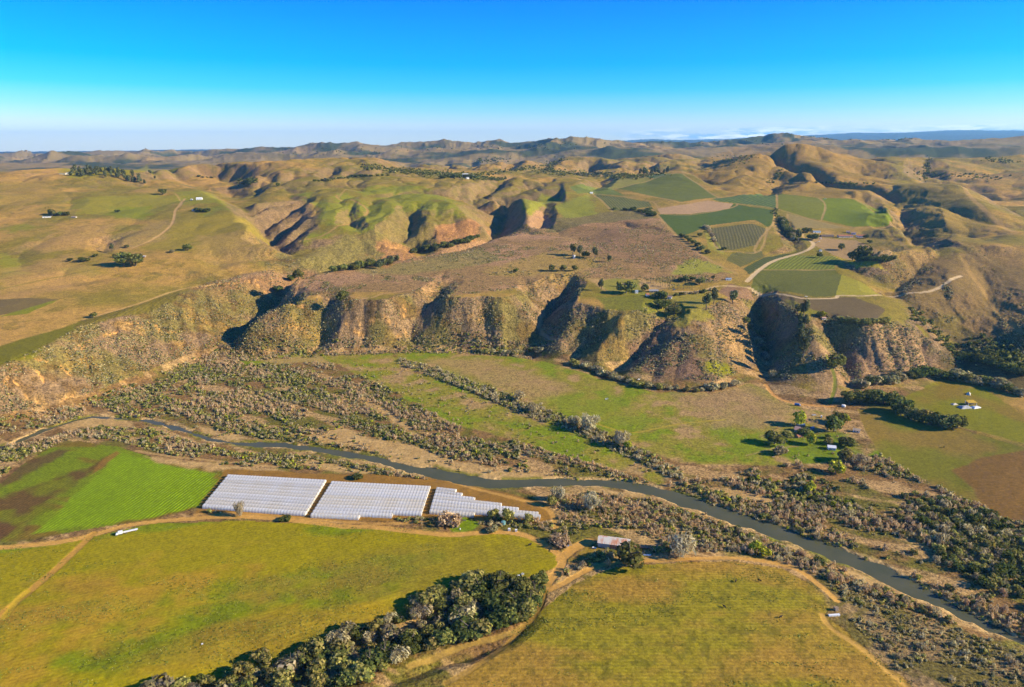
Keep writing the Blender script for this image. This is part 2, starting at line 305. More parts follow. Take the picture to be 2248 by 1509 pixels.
# river channel
RIVER_C = [(-60,1005),(20,978),(100,945),(160,925),(200,916),(330,924),(400,945),(460,965),(520,975),(620,978),(700,988),(800,1004),(900,1030),(960,1040),(1060,1062),(1150,1062),(1250,1060),(1340,1062),(1440,1080),(1560,1118),(1680,1160),(1800,1202),(1920,1252),(2000,1290),(2100,1340),(2260,1420)]
RIVER_W = [8,7,6,5,4,4,4,5,9,13,13,13,18,24,22,20,15,17,24,28,28,28,28,24,12,10]
def flat(px, py, z):
    a, Y, Z = ray(px, py); y = (H-z)*Y/(-Z); return (a/Y*y, y, z)
RP = [flat(x, y, -1.8) for x, y in RIVER_C]
w = window(RP, 40); d, t = polydist(RP, XX[w], YY[w]); rw = np.interp(t, range(len(RP)), RIVER_W)*.35
edge = rw+5*(fbm(XX[w], YY[w], 16, 3, 91)-.5)*2
fz = ZZ[w]; fz = np.where(d < rw+30, np.minimum(fz, fz*sst(0, 22, d-edge)+(-1.0)*(1-sst(0, 22, d-edge))), fz)
fz = fz-3.0*(1-sst(-3, 3.5, d-edge)); ZZ[w] = fz
RIV = np.full(ZZ.shape, 99.0); RIV[w] = d-edge
HAZE = 2.8e-5
# ------------------------------------------------------------------ ground colours (albedo) and zones
def S(r, g, b):                      # photo colour -> albedo guess
    f = lambda c: ((c/255+.055)/1.055)**2.4 if c > 10 else c/255/12.92
    if g > r: r = r+.38*(g-r)
    return np.array([f(r)*.88, f(g)*.78, f(b)*.62])
TAN=S(186,151,80); OLV=S(140,128,48); GRN=S(118,134,34); PINK=S(142,120,90); SCR=S(126,116,66); DRY=S(176,142,104); CLIFF=S(208,162,96)
BRT=S(112,164,8); BRN=S(112,88,48); MUD=S(98,72,44); SAND=S(206,178,122); ROAD=S(206,164,88); WROAD=S(212,190,150); VIN=S(104,118,46); DKV=S(78,104,50); BRUSH=S(152,126,82)
C = np.zeros(ZZ.shape+(3,)); AMP = np.full(ZZ.shape, .35); RC = np.zeros(ZZ.shape); RA = np.zeros(ZZ.shape); ID = np.zeros(ZZ.shape, np.int16)
gy, gx = np.gradient(ZZ); SLB = blur(np.hypot(gx/(YY*(US[1]-US[0])), gy/DY), 3)
HX = gx/(YY*(US[1]-US[0]))           # slope toward east
def mix(a, b, t): return a*(1-t[..., None])+b*t[..., None]
nA = fbm(XX, YY, 260, 4, 101); nB = fbm(XX, YY, 70, 4, 102); nC = fbm(XX, YY, 18, 3, 103); nD = fbm(XX, YY, 7, 2, 104)
# rolling hills: dry grass and new grass by patches
g = mix(TAN*np.ones(C.shape), OLV, sst(.34, .58, nA*.6+nB*.4)); g = mix(g, GRN, sst(.60, .74, nA*.45+nB*.3+nC*.25)*.7)
g = mix(g, PINK, sst(.24, .42, SLB+.25*(nB-.5))*.75); g = mix(g, SCR*.92, sst(.55, .64, nB*.5+nC*.5)*sst(.12, .30, SLB)*.8)
g = g*(.84+.32*fbm(XX, YY, 9, 3, 106)[..., None]); g = mix(g, OLV*.8, sst(.60, .72, fbm(XX, YY, 22, 3, 107))*.5)
C[:] = g
# the steep bluffs: brush, dry grass, bare rock ledges
bl = sst(.22, .34, slb)*(1-sst(1500, 1800, YY))*sst(1, 8, ZZ)
b = mix(PINK*np.ones(C.shape), SCR, sst(.42, .58, nB)); b = mix(b, BRN*1.05, sst(.55, .66, nC)*.6); b = mix(b, TAN*.9, sst(.60, .75, fbm(XX, YY, 40, 3, 120))*.4)
C[:] = mix(C, b, bl); AMP[:] = .35+.35*bl
# far mountains; the most distant have blue haze mixed into their colour
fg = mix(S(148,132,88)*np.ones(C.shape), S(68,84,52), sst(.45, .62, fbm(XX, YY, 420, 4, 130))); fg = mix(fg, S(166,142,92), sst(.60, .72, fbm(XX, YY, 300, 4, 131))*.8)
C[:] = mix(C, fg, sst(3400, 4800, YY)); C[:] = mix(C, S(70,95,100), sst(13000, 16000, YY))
# valley floor
vf = (ZZ < 9) & (YY < 1200)
v = mix(S(140,112,70)*np.ones(C.shape), S(116,112,46), sst(.45, .62, nB*.5+nC*.5)); CR_, SR_ = math.cos(-.55), math.sin(-.55); AL = XX*CR_+YY*SR_; AC = -XX*SR_+YY*CR_; v = mix(v, S(190,160,110), sst(.52, .62, fbm(AL*.3, AC, 16, 3, 140))*.8)
C[vf] = v[vf]; AMP[vf] = .62
def inpoly(P, X, Y):
    c = np.zeros(X.shape, bool)
    for k in range(len(P)):
        x1, y1 = P[k]; x2, y2 = P[k-1]
        if y1 == y2: continue
        c ^= ((y1 > Y) != (y2 > Y)) & (X < (x2-x1)*(Y-y1)/(y2-y1)+x1)
    return c
def poly(pts, col, soft=0, amp=None, zid=None, rows=None, k=1.0, wob=2.0, mode=None):
    P = [tuple(place(*q)[:2]) for q in pts]; w = window(P, 8+soft)
    if w is None: return P
    X = XX[w]+wob*2*(fbm(XX[w], YY[w], 14, 2, 150)-.5); Y = YY[w]+wob*2*(fbm(XX[w], YY[w], 14, 2, 151)-.5)
    m = inpoly(P, X, Y)
    t = m.astype(float)
    if soft:
        d, _ = polydist(P+[P[0]], X, Y); d = np.where(m, d, -d); t = sst(-soft*.5, soft*.5, d+soft*.9*(nC[w]-.5)*2)
    t = t*k
    if mode is not None: t = t*mode(w)
    c = col(w) if callable(col) else col*np.ones(X.shape+(3,))
    C[w] = mix(C[w], c, t)
    if amp is not None: AMP[w] = AMP[w]*(1-t)+amp*t
    if zid is not None: I = ID[w]; I[m] = zid; ID[w] = I
    if rows:
        a = place(*rows[0]); b_ = place(*rows[1]); d = b_[:2]-a[:2]; d = d/np.hypot(*d); n = (-d[1], d[0])
        r = RC[w]; r[m] = ((XX[w]*n[0]+YY[w]*n[1])/rows[2])[m]; RC[w] = r; q = RA[w]; q[m] = rows[3]; RA[w] = q
    return P
def road(pts, wd, col, zid=3, k=1.0, grass=0):
    P = [place(*q) for q in pts]; P = smooth(P); w = window(P, wd+6)
    if w is None: return
    d, _ = polydist(P, XX[w], YY[w]); d = d+(nD[w]-.5)*1.2
    t = (1-sst(wd*.5-.6, wd*.5+1.0, d))*k; C[w] = mix(C[w], col*(.92+.16*nC[w][..., None]), t)
    if grass: C[w] = mix(C[w], OLV, (1-sst(.2, .7, d))*grass)
    ZZ[w] -= .18*t; AMP[w] = AMP[w]*(1-t)+.15*t; RA[w] = RA[w]*(1-t)
    I = ID[w]; I[d < wd*.5] = zid; ID[w] = I
def smooth(P):
    P = np.array([q[:2] for q in P]); out = []
    for i in range(len(P)-1):
        p0, p1, p2, p3 = P[max(i-1, 0)], P[i], P[i+1], P[min(i+2, len(P)-1)]
        for t in (0, .25, .5, .75): out.append(.5*((2*p1)+(-p0+p2)*t+(2*p0-5*p1+4*p2-p3)*t*t+(-p0+3*p1-3*p2+p3)*t**3))
    out.append(P[-1]); return [tuple(q) for q in out]
# mesa: pinkish brush, scrub patches
MESA=[(690,606),(760,592),(830,580),(900,566),(960,548),(1060,528),(1200,498),(1300,478),(1400,470),(1444,480),(1500,530),(1560,570),(1610,612),(1560,622),(1300,612),(1240,618),(1150,640),(1010,650),(900,645),(700,650),(640,660),(560,690)]
poly(MESA, lambda w: mix(mix(BRUSH*np.ones(C[w].shape), DRY*.95, sst(.4, .6, nB[w])), SCR, sst(.54, .64, nC[w]*.5+fbm(XX[w], YY[w], 60, 3, 160)*.5)*.8), 14, .6)
poly([(1060,590),(1180,560),(1260,545),(1330,580),(1250,612),(1080,606)], S(168,146,76), 30, .5, k=.7)
poly([(780,590),(900,575),(980,560),(1060,545),(1100,570),(1020,590),(900,603),(800,603)], S(146,136,78), 20, .6, k=.8)
poly([(1240,500),(1400,480),(1450,500),(1540,560),(1560,590),(1400,580),(1300,550)], S(144,116,80), 30, .55, k=.7)
poly([(1480,585),(1520,568),(1560,575),(1600,598),(1480,602)], S(150,152,60), 14, .3)
poly([(1190,500),(1300,470),(1420,458),(1440,478),(1300,490),(1200,512)], S(128,118,72), 10, .6)
# green hill
GH=[(640,430),(720,415),(860,408),(900,400),(960,425),(1040,470),(1060,490),(980,495),(960,500),(900,560),(800,520),(740,515),(660,540),(700,470),(670,440)]
poly(GH, lambda w: mix(S(136,142,40)*np.ones(C[w].shape), OLV, sst(.5, .65, nB[w])), 26, .3, mode=lambda w: 1-.75*sst(.30, .45, SLB[w]))
poly([(960,495),(1040,485),(1080,510),(1040,530),(960,540),(950,510)], S(176,132,84), 10, .5); poly([(790,555),(850,525),(900,545),(915,560),(850,590),(760,590)], S(172,130,84), 16, .5, k=.8)
poly([(700,545),(760,515),(820,530),(840,560),(800,590),(700,600),(650,580)], S(142,132,72), 14, .6, k=.9)
poly([(560,470),(660,435),(690,470),(700,500),(640,540),(600,545),(560,510)], S(142,120,90), 14, .6, k=.7)
poly([(1145,440),(1190,425),(1260,425),(1230,440),(1190,455),(1165,480),(1150,460)], S(142,146,52), 14, .3)
poly([(1215,455),(1290,428),(1310,470),(1240,480)], S(138,144,48), 16, .3); poly([(1150,490),(1190,460),(1220,490),(1170,505)], DRY, 10, .3)
# left rolling hills
for q in (([(130,372),(320,362),(400,368),(300,380),(150,392)],S(150,146,40)),([(150,440),(330,425),(420,432),(330,475),(170,470)],S(146,142,42)),([(250,455),(330,452),(330,480),(240,480)],S(128,140,30)),([(390,422),(470,428),(500,452),(400,450)],S(140,144,36)),([(330,530),(420,480),(560,500),(600,540),(480,560),(300,550)],S(152,138,50)),([(0,560),(30,565),(60,600),(0,612)],S(140,142,36)),([(10,505),(60,490),(80,500),(20,512)],S(140,140,40)),([(140,590),(200,585),(230,600),(150,610)],S(140,138,36))):
    poly(q[0], q[1], 24, .25, k=.85)
for q in (([(230,540),(300,505),(370,480),(385,500),(350,530),(260,552),(228,555)],S(166,140,94)),([(0,590),(150,560),(220,600),(120,640),(0,660)],S(186,152,92)),([(160,500),(260,490),(240,540),(100,555),(60,540)],S(192,156,96)),([(0,385),(120,385),(100,440),(0,470)],S(178,148,76)),([(430,520),(545,505),(600,545),(520,590),(430,570)],S(176,146,88)),([(440,630),(560,600),(690,590),(680,612),(560,640),(470,660)],S(158,122,84))):
    poly(q[0], q[1], 30, .35, k=.5)
poly([(-30,803),(60,775),(180,703),(235,688),(300,670),(398,638),(385,660),(330,685),(230,705),(180,716),(90,765),(0,808)], S(112,104,42), 4, .25, 2, ((0,790),(180,706),5,.25), wob=1)
poly([(-30,770),(60,742),(180,706),(160,725),(60,790),(-30,812)], S(120,118,30), 6, .25); poly([(-10,658),(60,654),(130,657),(95,672),(0,692)], S(122,108,66), 4, .2); poly([(60,690),(100,672),(130,658),(110,662),(0,695)], S(128,136,30), 4, .2)
# rock ledges on the bluffs (photo positions only pick which metre of cliff is bare)
def ledge(pts, wd, s=1.0):
    P = [place(*q) for q in pts]; w = window(P, wd+8)
    d, _ = polydist(P, XX[w], YY[w]); t = (1-sst(.2, 1, d/wd+2.6*(fbm(XX[w], YY[w], 7, 3, 170)-.5)))*s*sst(.44, .54, fbm(XX[w]*1.2, YY[w], 9, 3, 171))*.9
    C[w] = mix(C[w], CLIFF, t); AMP[w] = AMP[w]*(1-t)+.5*t; ZZ[w] -= 1.2*t
for q in ([(420,632),(460,628),(520,622)],[(535,620),(600,614)],[(560,622),(650,618)],[(165,765),(195,750),(240,735),(275,722)],[(270,710),(340,708),(350,730)],[(300,735),(340,730),(385,728)],[(80,790),(130,800),(150,820)],[(55,790),(80,815),(100,840)],[(0,850),(20,830),(40,845)],[(60,870),(80,880),(100,900)],[(0,925),(25,910),(40,900)],[(120,885),(160,868)],[(262,838),(285,835)],[(310,820),(330,815)],[(715,712),(760,710),(790,715)],[(800,712),(850,705),(870,712)],[(600,720),(640,718),(672,720)],[(500,775),(600,768),(660,760)],[(640,668),(665,672)],[(885,672),(895,665),(886,690)],[(1030,700),(1060,698)],[(920,738),(950,740)],[(780,725),(800,740)],[(870,740),(890,730)],[(2090,395),(2100,390)]): ledge(q, 3.6, 1.0)
for q in ([(985,520),(1020,530)],[(830,545),(880,540)],[(940,575),(800,560)],[(815,343),(850,345)]): ledge(q, 8, .8)
# nose hill and house lawn
poly([(1310,655),(1400,645),(1480,655),(1460,690),(1420,688),(1330,680)], S(118,124,40), 8, .5, k=.9); poly([(1460,650),(1540,640),(1580,655),(1540,680),(1480,690),(1440,700)], S(150,142,58), 8, .3)
poly([(1470,690),(1560,680),(1570,700),(1500,715),(1480,720)], S(140,134,56), 8, .35); poly([(1540,800),(1575,790),(1600,800),(1610,825),(1580,830),(1550,820)], S(146,146,30), 8, .3)
poly([(1290,612),(1400,612),(1480,625),(1440,640),(1330,640)], S(184,156,104), 8, .25); poly([(1310,618),(1350,612),(1400,615),(1420,650),(1340,645)], S(132,140,44), 6, .25, k=.8)
poly([(1575,640),(1600,622),(1650,640),(1655,660),(1600,655)], S(146,118,88), 3, .3, 2, ((1580,640),(1640,650),5,.3))
poly([(1610,700),(1655,760),(1630,815),(1590,790),(1560,720)], S(188,154,100), 20, .45, k=.7); poly([(1380,760),(1450,700),(1520,760),(1560,830),(1440,840)], S(138,110,88), 20, .7, k=.8)
# right bluffs and brown hills
poly([(1860,740),(2000,720),(2060,790),(2050,830),(1950,850),(1870,870)], S(168,138,104), 20, .65, k=.8); poly([(1760,740),(1810,760),(1850,850),(1850,885),(1790,870)], S(176,146,106), 14, .5, k=.8)
poly([(1980,560),(2248,540),(2300,700),(2300,860),(2110,760),(2010,690),(1950,650)], S(140,116,72), 30, .4, k=.8)
poly([(1950,400),(2100,400),(2200,490),(2080,530),(2000,480)], S(142,128,56), 30, .3, k=.6); poly([(2030,700),(2110,690),(2140,760),(2080,740)], S(126,116,52), 20, .3, k=.7)
poly([(1560,345),(1730,305),(1880,345),(1960,400),(1880,450),(1600,430),(1540,385)], S(160,130,62), 40, .35, k=.6); poly([(2110,720),(2300,740),(2300,900),(2180,840),(2060,790)], S(92,84,50), 30, .7, k=.8)
# vineyards
VY = [([(1353,415),(1484,381),(1500,383),(1578,434),(1495,444),(1442,433)],VIN,((1400,420),(1500,385),6,.12)),
([(1303,411),(1351,392),(1407,388),(1431,395),(1340,416)],S(138,136,64),None),([(1407,388),(1440,383),(1484,381),(1440,393)],S(86,120,72),((1410,390),(1440,386),8,.3)),
([(1250,411),(1303,412),(1345,416),(1372,430),(1345,428),(1290,424),(1268,426)],S(106,128,56),((1260,415),(1350,424),9,.3)),
([(1303,426),(1423,443),(1431,453),(1340,464)],S(104,112,60),((1306,428),(1340,460),8,.55)),
([(1444,471),(1516,471),(1607,451),(1612,448),(1698,462),(1695,496),(1684,498),(1658,483),(1554,496),(1511,514),(1490,518)],S(74,106,38),((1500,480),(1600,465),5,.15)),
([(1442,459),(1554,441),(1610,448),(1599,459),(1516,470),(1452,470)],S(182,154,118),None),
([(1559,502),(1650,491),(1682,503),(1666,536),(1607,550),(1578,544)],S(108,106,64),((1600,548),(1590,500),7,.4)),
([(1594,571),(1607,555),(1674,552),(1674,566),(1626,587)],S(112,112,58),((1610,580),(1660,560),6,.2)),
([(1632,590),(1680,565),(1725,557),(1740,558),(1690,577),(1645,603)],S(80,96,46),((1640,598),(1720,560),6,.35)),
([(1560,437),(1640,428),(1700,425),(1704,458),(1650,450),(1580,443)],S(84,116,60),((1590,445),(1690,428),12,.6)),
([(1708,427),(1797,435),(1813,453),(1803,484),(1728,467),(1707,457)],S(118,128,36),((1720,460),(1800,440),6,.15)),
([(1805,435),(1867,437),(1930,458),(1960,482),(1950,496),(1875,499),(1805,483)],S(106,132,18),((1820,480),(1900,440),6,.12)),
([(1728,561),(1835,563),(1853,571),(1832,582),(1832,592),(1660,592),(1690,575)],S(116,130,44),((1690,590),(1730,562),7,.5)),
([(1660,592),(1832,592),(1848,606),(1835,650),(1790,652),(1700,640),(1648,634)],S(104,112,46),((1660,632),(1820,645),5,.25)),
([(1656,637),(1781,656),(1835,653),(1875,653),(1944,680),(1925,699),(1888,701),(1819,692),(1776,677),(1736,659)],S(114,100,66),((1700,650),(1900,695),5,.25)),
([(1848,602),(1900,625),(1939,650),(1835,648)],S(160,156,52),None),([(1728,468),(1803,488),(1860,500),(1740,502),(1732,485)],S(150,136,84),None),
([(1790,520),(1880,528),(1920,545),(1960,560),(1900,575),(1830,560),(1780,535)],S(172,146,100),None),([(1820,558),(1880,572),(1940,590),(1960,600),(1880,590)],S(176,160,50),None),([(1590,560),(1555,545),(1545,500),(1590,552)],S(150,146,60),None)]
for k, (p, c, r) in enumerate(VY): poly(p, c, 0, .22, 10+k if r else None, r, wob=1)
for p in ([(1430,458),(1490,522),(1540,560),(1620,602)],[(1300,423),(1420,440),(1445,458)],[(1500,383),(1580,435)],[(1445,470),(1516,472),(1610,455),(1616,447)],[(1440,433),(1500,445),(1554,440)],[(1616,447),(1705,459),(1800,487),(1870,502)],[(1705,425),(1706,459)],[(1797,435),(1812,452),(1803,484)],[(1870,500),(1950,498),(1962,482),(1880,440)],[(1700,462),(1698,490),(1660,540),(1660,553)],[(1555,498),(1575,545),(1610,552),(1670,550),(1684,500)],[(1344,465),(1302,426)],[(1345,416),(1482,381)],[(1728,470),(1735,495),(1765,517)],[(1660,592),(1832,592)],[(1962,482),(2040,535),(2060,550)]): road(p, 5, S(176,150,96), k=.85)
# ploughed and planted fields near the river
def fieldA(w):
    q = fbm(XX[w]*.3+YY[w]*.8, YY[w]*.3-XX[w]*.2, 22, 4, 200); return mix(S(108,140,16)*np.ones(C[w].shape), S(128,110,40), sst(.48, .62, q))
poly([(-200,1100),(0,1062),(60,1012),(110,985),(170,968),(260,982),(360,1012),(490,1040),(482,1062),(440,1112),(330,1142),(170,1165),(90,1182),(0,1192),(-200,1215)], fieldA, 0, .3, 2, ((330,1130),(420,1065),3.4,.25), wob=1)
poly([(-200,1130),(0,1090),(120,1050),(190,1025),(230,1010),(240,1020),(160,1070),(100,1120),(30,1180),(-100,1205)], lambda w: mix(S(104,76,46)*np.ones(C[w].shape), S(116,120,26), sst(.55, .68, fbm(XX[w], YY[w], 30, 3, 203))), 14, .25, k=.9)
poly([(0,1050),(60,1012),(130,985),(150,990),(60,1040),(0,1075)], S(100,74,50), 8, .25, k=.8)
poly([(258,992),(345,1012),(470,1042),(468,1060),(432,1108),(400,1122),(300,1142),(150,1160),(70,1172),(120,1135),(180,1072),(222,1035)], lambda w: BRT*(.85+.3*nB[w][..., None]), 5, .2, None, ((330,1130),(420,1065),3.4,.42))
poly([(215,1020),(255,992),(262,996),(225,1030),(190,1050)], S(150,116,50), 4, .2, k=.9)
def fieldB(w):
    X, Y = XX[w], YY[w]; q = fbm(X*.32, Y*1.0-X*.22, 40, 4, 205); q2 = fbm(X, Y, 9, 3, 206)
    c = mix(S(154,146,14)*np.ones(C[w].shape), S(122,146,8), sst(.46, .60, q)); c = mix(c, S(92,112,8), sst(.56, .66, q*.6+q2*.4)*.6)
    return mix(c, S(168,132,50), (1-sst(.28, .42, fbm(X*.35, Y-X*.2, 60, 3, 207)))*.6)
poly([(-400,1215),(0,1200),(120,1192),(200,1180),(330,1150),(530,1143),(690,1150),(830,1162),(990,1178),(1110,1172),(1170,1185),(1222,1222),(1222,1245),(1130,1280),(1060,1290),(900,1350),(700,1430),(500,1490),(330,1525),(-100,1700),(-600,1700)], fieldB, 0, .26, 2, ((300,1300),(700,1200),3.4,.10), wob=1)
poly([(90,1330),(250,1285),(440,1275),(420,1310),(250,1400),(100,1480),(20,1500)], S(196,150,56), 60, .2, k=.5); poly([(520,1300),(700,1265),(900,1240),(860,1280),(650,1320)], S(170,134,56), 36, .2, k=.45)
poly([(700,1250),(900,1190),(1140,1190),(1215,1225),(1150,1260),(900,1300)], S(140,128,44), 30, .25, k=.5)
def fieldC(w):
    X, Y = XX[w], YY[w]; q = fbm(X*.5, Y*1.1, 40, 4, 210); c = mix(S(164,140,52)*np.ones(C[w].shape), S(150,142,36), sst(.42, .6, q)); c = mix(c, S(96,100,30), sst(.54, .66, fbm(X, Y, 6, 3, 211))*.45)
    return mix(c, S(172,136,62), (1-sst(.3, .45, q))*.5)
poly([(880,1620),(960,1520),(1085,1440),(1190,1340),(1255,1285),(1350,1245),(1480,1236),(1620,1233),(1720,1250),(1790,1290),(1832,1322),(1812,1350),(1872,1400),(1950,1462),(2030,1530),(2150,1650),(2000,1800),(700,1800)], fieldC, 0, .32, 2, ((1400,1290),(1700,1290),3.0,.13), wob=1)
# meadows on the far bank
def meadow(w):
    q = nB[w]*.5+nC[w]*.5; c = mix(S(146,142,52)*np.ones(C[w].shape), S(114,144,26), sst(.5, .62, q)); return mix(c, S(172,146,98), (1-sst(.34, .47, q)))
poly([(868,772),(1000,776),(1160,790),(1230,803),(1320,832),(1430,860),(1560,864),(1650,842),(1700,872),(1760,897),(1832,902),(1850,1000),(1880,1012),(1700,1022),(1500,1018),(1390,978),(1290,932),(1180,900),(1050,862),(950,832),(880,802)], meadow, 5, .4)
poly([(940,790),(1060,790),(1200,830),(1260,860),(1180,880),(1060,840)], S(170,144,96), 24, .5, k=.8); poly([(1480,870),(1640,850),(1720,900),(1690,950),(1560,930)], S(166,140,98), 30, .5, k=.75); poly([(1180,875),(1330,870),(1430,930),(1300,925)], S(136,146,44), 20, .3, k=.6)
poly([(520,788),(700,776),(860,777),(900,812),(1060,872),(1200,922),(1300,962),(1400,1002),(1500,1042),(1450,1062),(1250,1002),(1000,932),(850,852),(720,792),(540,802)], meadow, 6, .4); poly([(560,790),(700,780),(720,795),(600,800)], S(170,150,90), 5, .3)
poly([(1700,960),(1850,950),(1900,1000),(1800,1020),(1700,1010)], S(96,136,16), 12, .3, k=.8); poly([(1940,985),(1990,1000),(1960,1015),(1900,1000)], S(100,140,16), 6, .3)
poly([(1882,897),(1990,901),(2110,942),(2262,988),(2300,1160),(2110,1092),(2000,1040),(1935,1000),(1900,950)], lambda w: mix(S(146,126,54)*np.ones(C[w].shape), S(128,128,34), sst(.4, .6, nB[w])), 0, .25, 2, ((1900,920),(2000,925),3,.2), wob=1)
poly([(1985,870),(2062,838),(2140,842),(2200,880),(2300,950),(2300,990),(2110,937),(2000,902)], lambda w: mix(S(142,124,42)*np.ones(C[w].shape), S(132,134,18), sst(.4, .6, nB[w])), 4, .25, 2)
poly([(2095,1035),(2140,1010),(2260,985),(2320,985),(2320,1180),(2180,1130)], S(136,106,52), 4, .25, 2)
# sand bars and gravel
SANDM = np.zeros(ZZ.shape)
for p in ([(150,926),(200,918),(280,922),(300,935),(200,940),(150,940)],[(440,935),(500,950),(600,968),(500,968),(440,955)],[(760,935),(820,960),(900,975),(960,1000),(1100,1030),(1240,1052),(1160,1056),(1060,1052),(960,1035),(880,1015),(820,990),(700,970),(700,955)],[(800,870),(860,905),(900,940),(930,960),(900,955),(840,910),(790,880)],[(700,1010),(760,1025),(830,1040),(760,1042),(650,1020)],[(1290,1066),(1380,1080),(1420,1092),(1330,1088)],[(1560,1072),(1650,1080),(1720,1100),(1690,1108),(1600,1090)],[(1860,1245),(1960,1290),(2040,1320),(1960,1300),(1850,1262)],[(1480,1090),(1560,1095),(1500,1105)],[(300,1000),(400,1010),(520,1022),(620,1040),(400,1025)]):
    poly(p, lambda w: mix(SAND*np.ones(C[w].shape), S(180,150,96), nC[w]), 9, .3, wob=5); q_ = [tuple(place(*r_)[:2]) for r_ in p]; w_ = window(q_, 4)
    if w_: SANDM[w_] = np.maximum(SANDM[w_], inpoly(q_, XX[w_]+8*(nC[w_]-.5), YY[w_]+8*(nD[w_]-.5)))
rb = (1-sst(2, 9, RIV))*sst(-1, .5, RIV); C[:] = mix(C, SAND*.95, rb*sst(.44, .54, fbm(XX, YY, 24, 3, 180))); C[:] = mix(C, S(116,128,36), rb*(1-sst(.40, .46, fbm(XX, YY, 24, 3, 180)))*.8)
# yard round the tunnels, junction, roads
poly([(496,1030),(740,1042),(960,1052),(1100,1080),(1200,1108),(1218,1135),(1190,1150),(1120,1145),(980,1140),(800,1146),(560,1132),(425,1128),(470,1070)], S(150,116,52), 3, .2, wob=1)
poly([(980,1142),(1020,1135),(1050,1150),(1040,1165),(990,1170)], S(104,146,16), 4, .3); poly([(1290,1195),(1370,1208),(1340,1225),(1240,1240),(1260,1210)], S(150,130,50), 8, .3)
poly([(1900,1300),(1990,1340),(2300,1460),(2300,1600),(2060,1560),(1880,1400),(1820,1340),(1780,1270)], lambda w: mix(S(146,126,88)*np.ones(C[w].shape), S(112,104,52), sst(.45, .6, nC[w])), 10, .6)
road([(-200,1222),(0,1203),(120,1192),(200,1176),(290,1152),(420,1139),(530,1134),(640,1142),(750,1155),(830,1158),(900,1166),(990,1174),(1100,1168),(1160,1178),(1215,1208),(1236,1228),(1226,1252),(1200,1285)], 6.5, ROAD)
road([(205,1172),(170,1205),(120,1252),(60,1302),(0,1352),(-60,1410)], 6, S(190,150,70)); road([(1232,1228),(1258,1205),(1295,1188)], 9, ROAD); road([(1226,1250),(1180,1270),(1130,1280)], 5, ROAD, k=.7)
road([(1200,1285),(1195,1300),(1178,1345),(1150,1375),(1100,1398),(1040,1412),(960,1442),(900,1462)], 4.5, S(176,150,78), k=.85); road([(1196,1298),(1230,1285),(1290,1252),(1350,1236),(1480,1229),(1620,1226),(1740,1246),(1800,1285),(1838,1318)], 5, ROAD)
road([(1196,1298),(1180,1340),(1120,1410),(1050,1460),(980,1500)], 4, S(170,140,66), k=.8); road([(1806,1350),(1826,1380),(1900,1430),(1950,1475),(2010,1520)], 4, S(200,164,84)); road([(960,1052),(1080,1082),(1190,1112),(1215,1135),(1222,1160)], 5, ROAD, k=.8); road([(430,1130),(560,1128),(700,1142),(850,1150),(990,1142)], 4, ROAD, k=.7)
road([(10,1355),(35,1322),(58,1300)], 5, S(196,168,50), zid=0); road([(610,1025),(500,1015),(380,1002),(300,990)], 4, S(196,166,110), k=.7)
road([(1310,930),(1345,942),(1382,950),(1420,946),(1500,930),(1592,922)], 3, S(176,160,60), k=.9); road([(1682,845),(1700,868),(1730,882),(1770,889),(1830,893)], 5, S(210,160,90)); road([(1640,1000),(1700,985),(1750,980)], 3, S(170,150,100), k=.6)
road([(1815,780),(1830,820),(1833,850),(1822,885)], 4, S(120,130,50)); road([(1195,690),(1185,705),(1190,730),(1215,745),(1245,758)], 5, S(168,138,102)); road([(700,648),(800,655),(840,645),(880,640),(960,640)], 4, S(190,156,110), k=.8)
road([(1640,618),(1690,577),(1742,560),(1780,545),(1784,532),(1765,524)], 8, WROAD); road([(1648,633),(1700,645),(1760,655),(1832,655),(1842,649),(1900,650),(1962,652),(2040,640),(2110,606)], 6, WROAD); road([(1480,640),(1530,640),(1580,628),(1648,633)], 5, S(200,176,130)); road([(1765,524),(1765,512),(1800,510),(1850,520)], 5, S(200,170,110), k=.8)
road([(405,437),(395,450),(385,462),(378,490),(345,520),(290,545)], 6, S(192,160,104)); road([(385,462),(400,445),(385,425)], 4, S(190,160,100), k=.8); road([(-20,640),(60,622),(130,608),(220,590)], 5, S(136,126,50), k=.8)
road([(740,428),(742,436),(780,442),(806,460),(800,474),(770,492),(720,512),(660,530)], 6, S(170,142,84)); road([(742,436),(770,416),(830,404),(890,391)], 5, S(172,146,90), k=.8); road([(180,703),(300,668),(395,636),(470,625)], 4, S(196,164,110), k=.8); road([(30,450),(100,425),(220,392),(210,400),(250,415)], 4, S(160,134,70), k=.6)
road([(555,575),(600,560),(640,552)], 5, S(170,142,80), k=.7); road([(2110,556),(2130,600),(2160,640),(2200,690),(2248,730)], 9, S(176,146,86), k=.6); road([(2070,402),(2140,442),(2195,492),(2230,512)], 12, S(190,158,98), k=.7); road([(1930,500),(1975,530),(2000,560)], 6, S(180,150,90), k=.6)  # the widest band is a pale strip along the right ridge crest
del g, b, v, fg
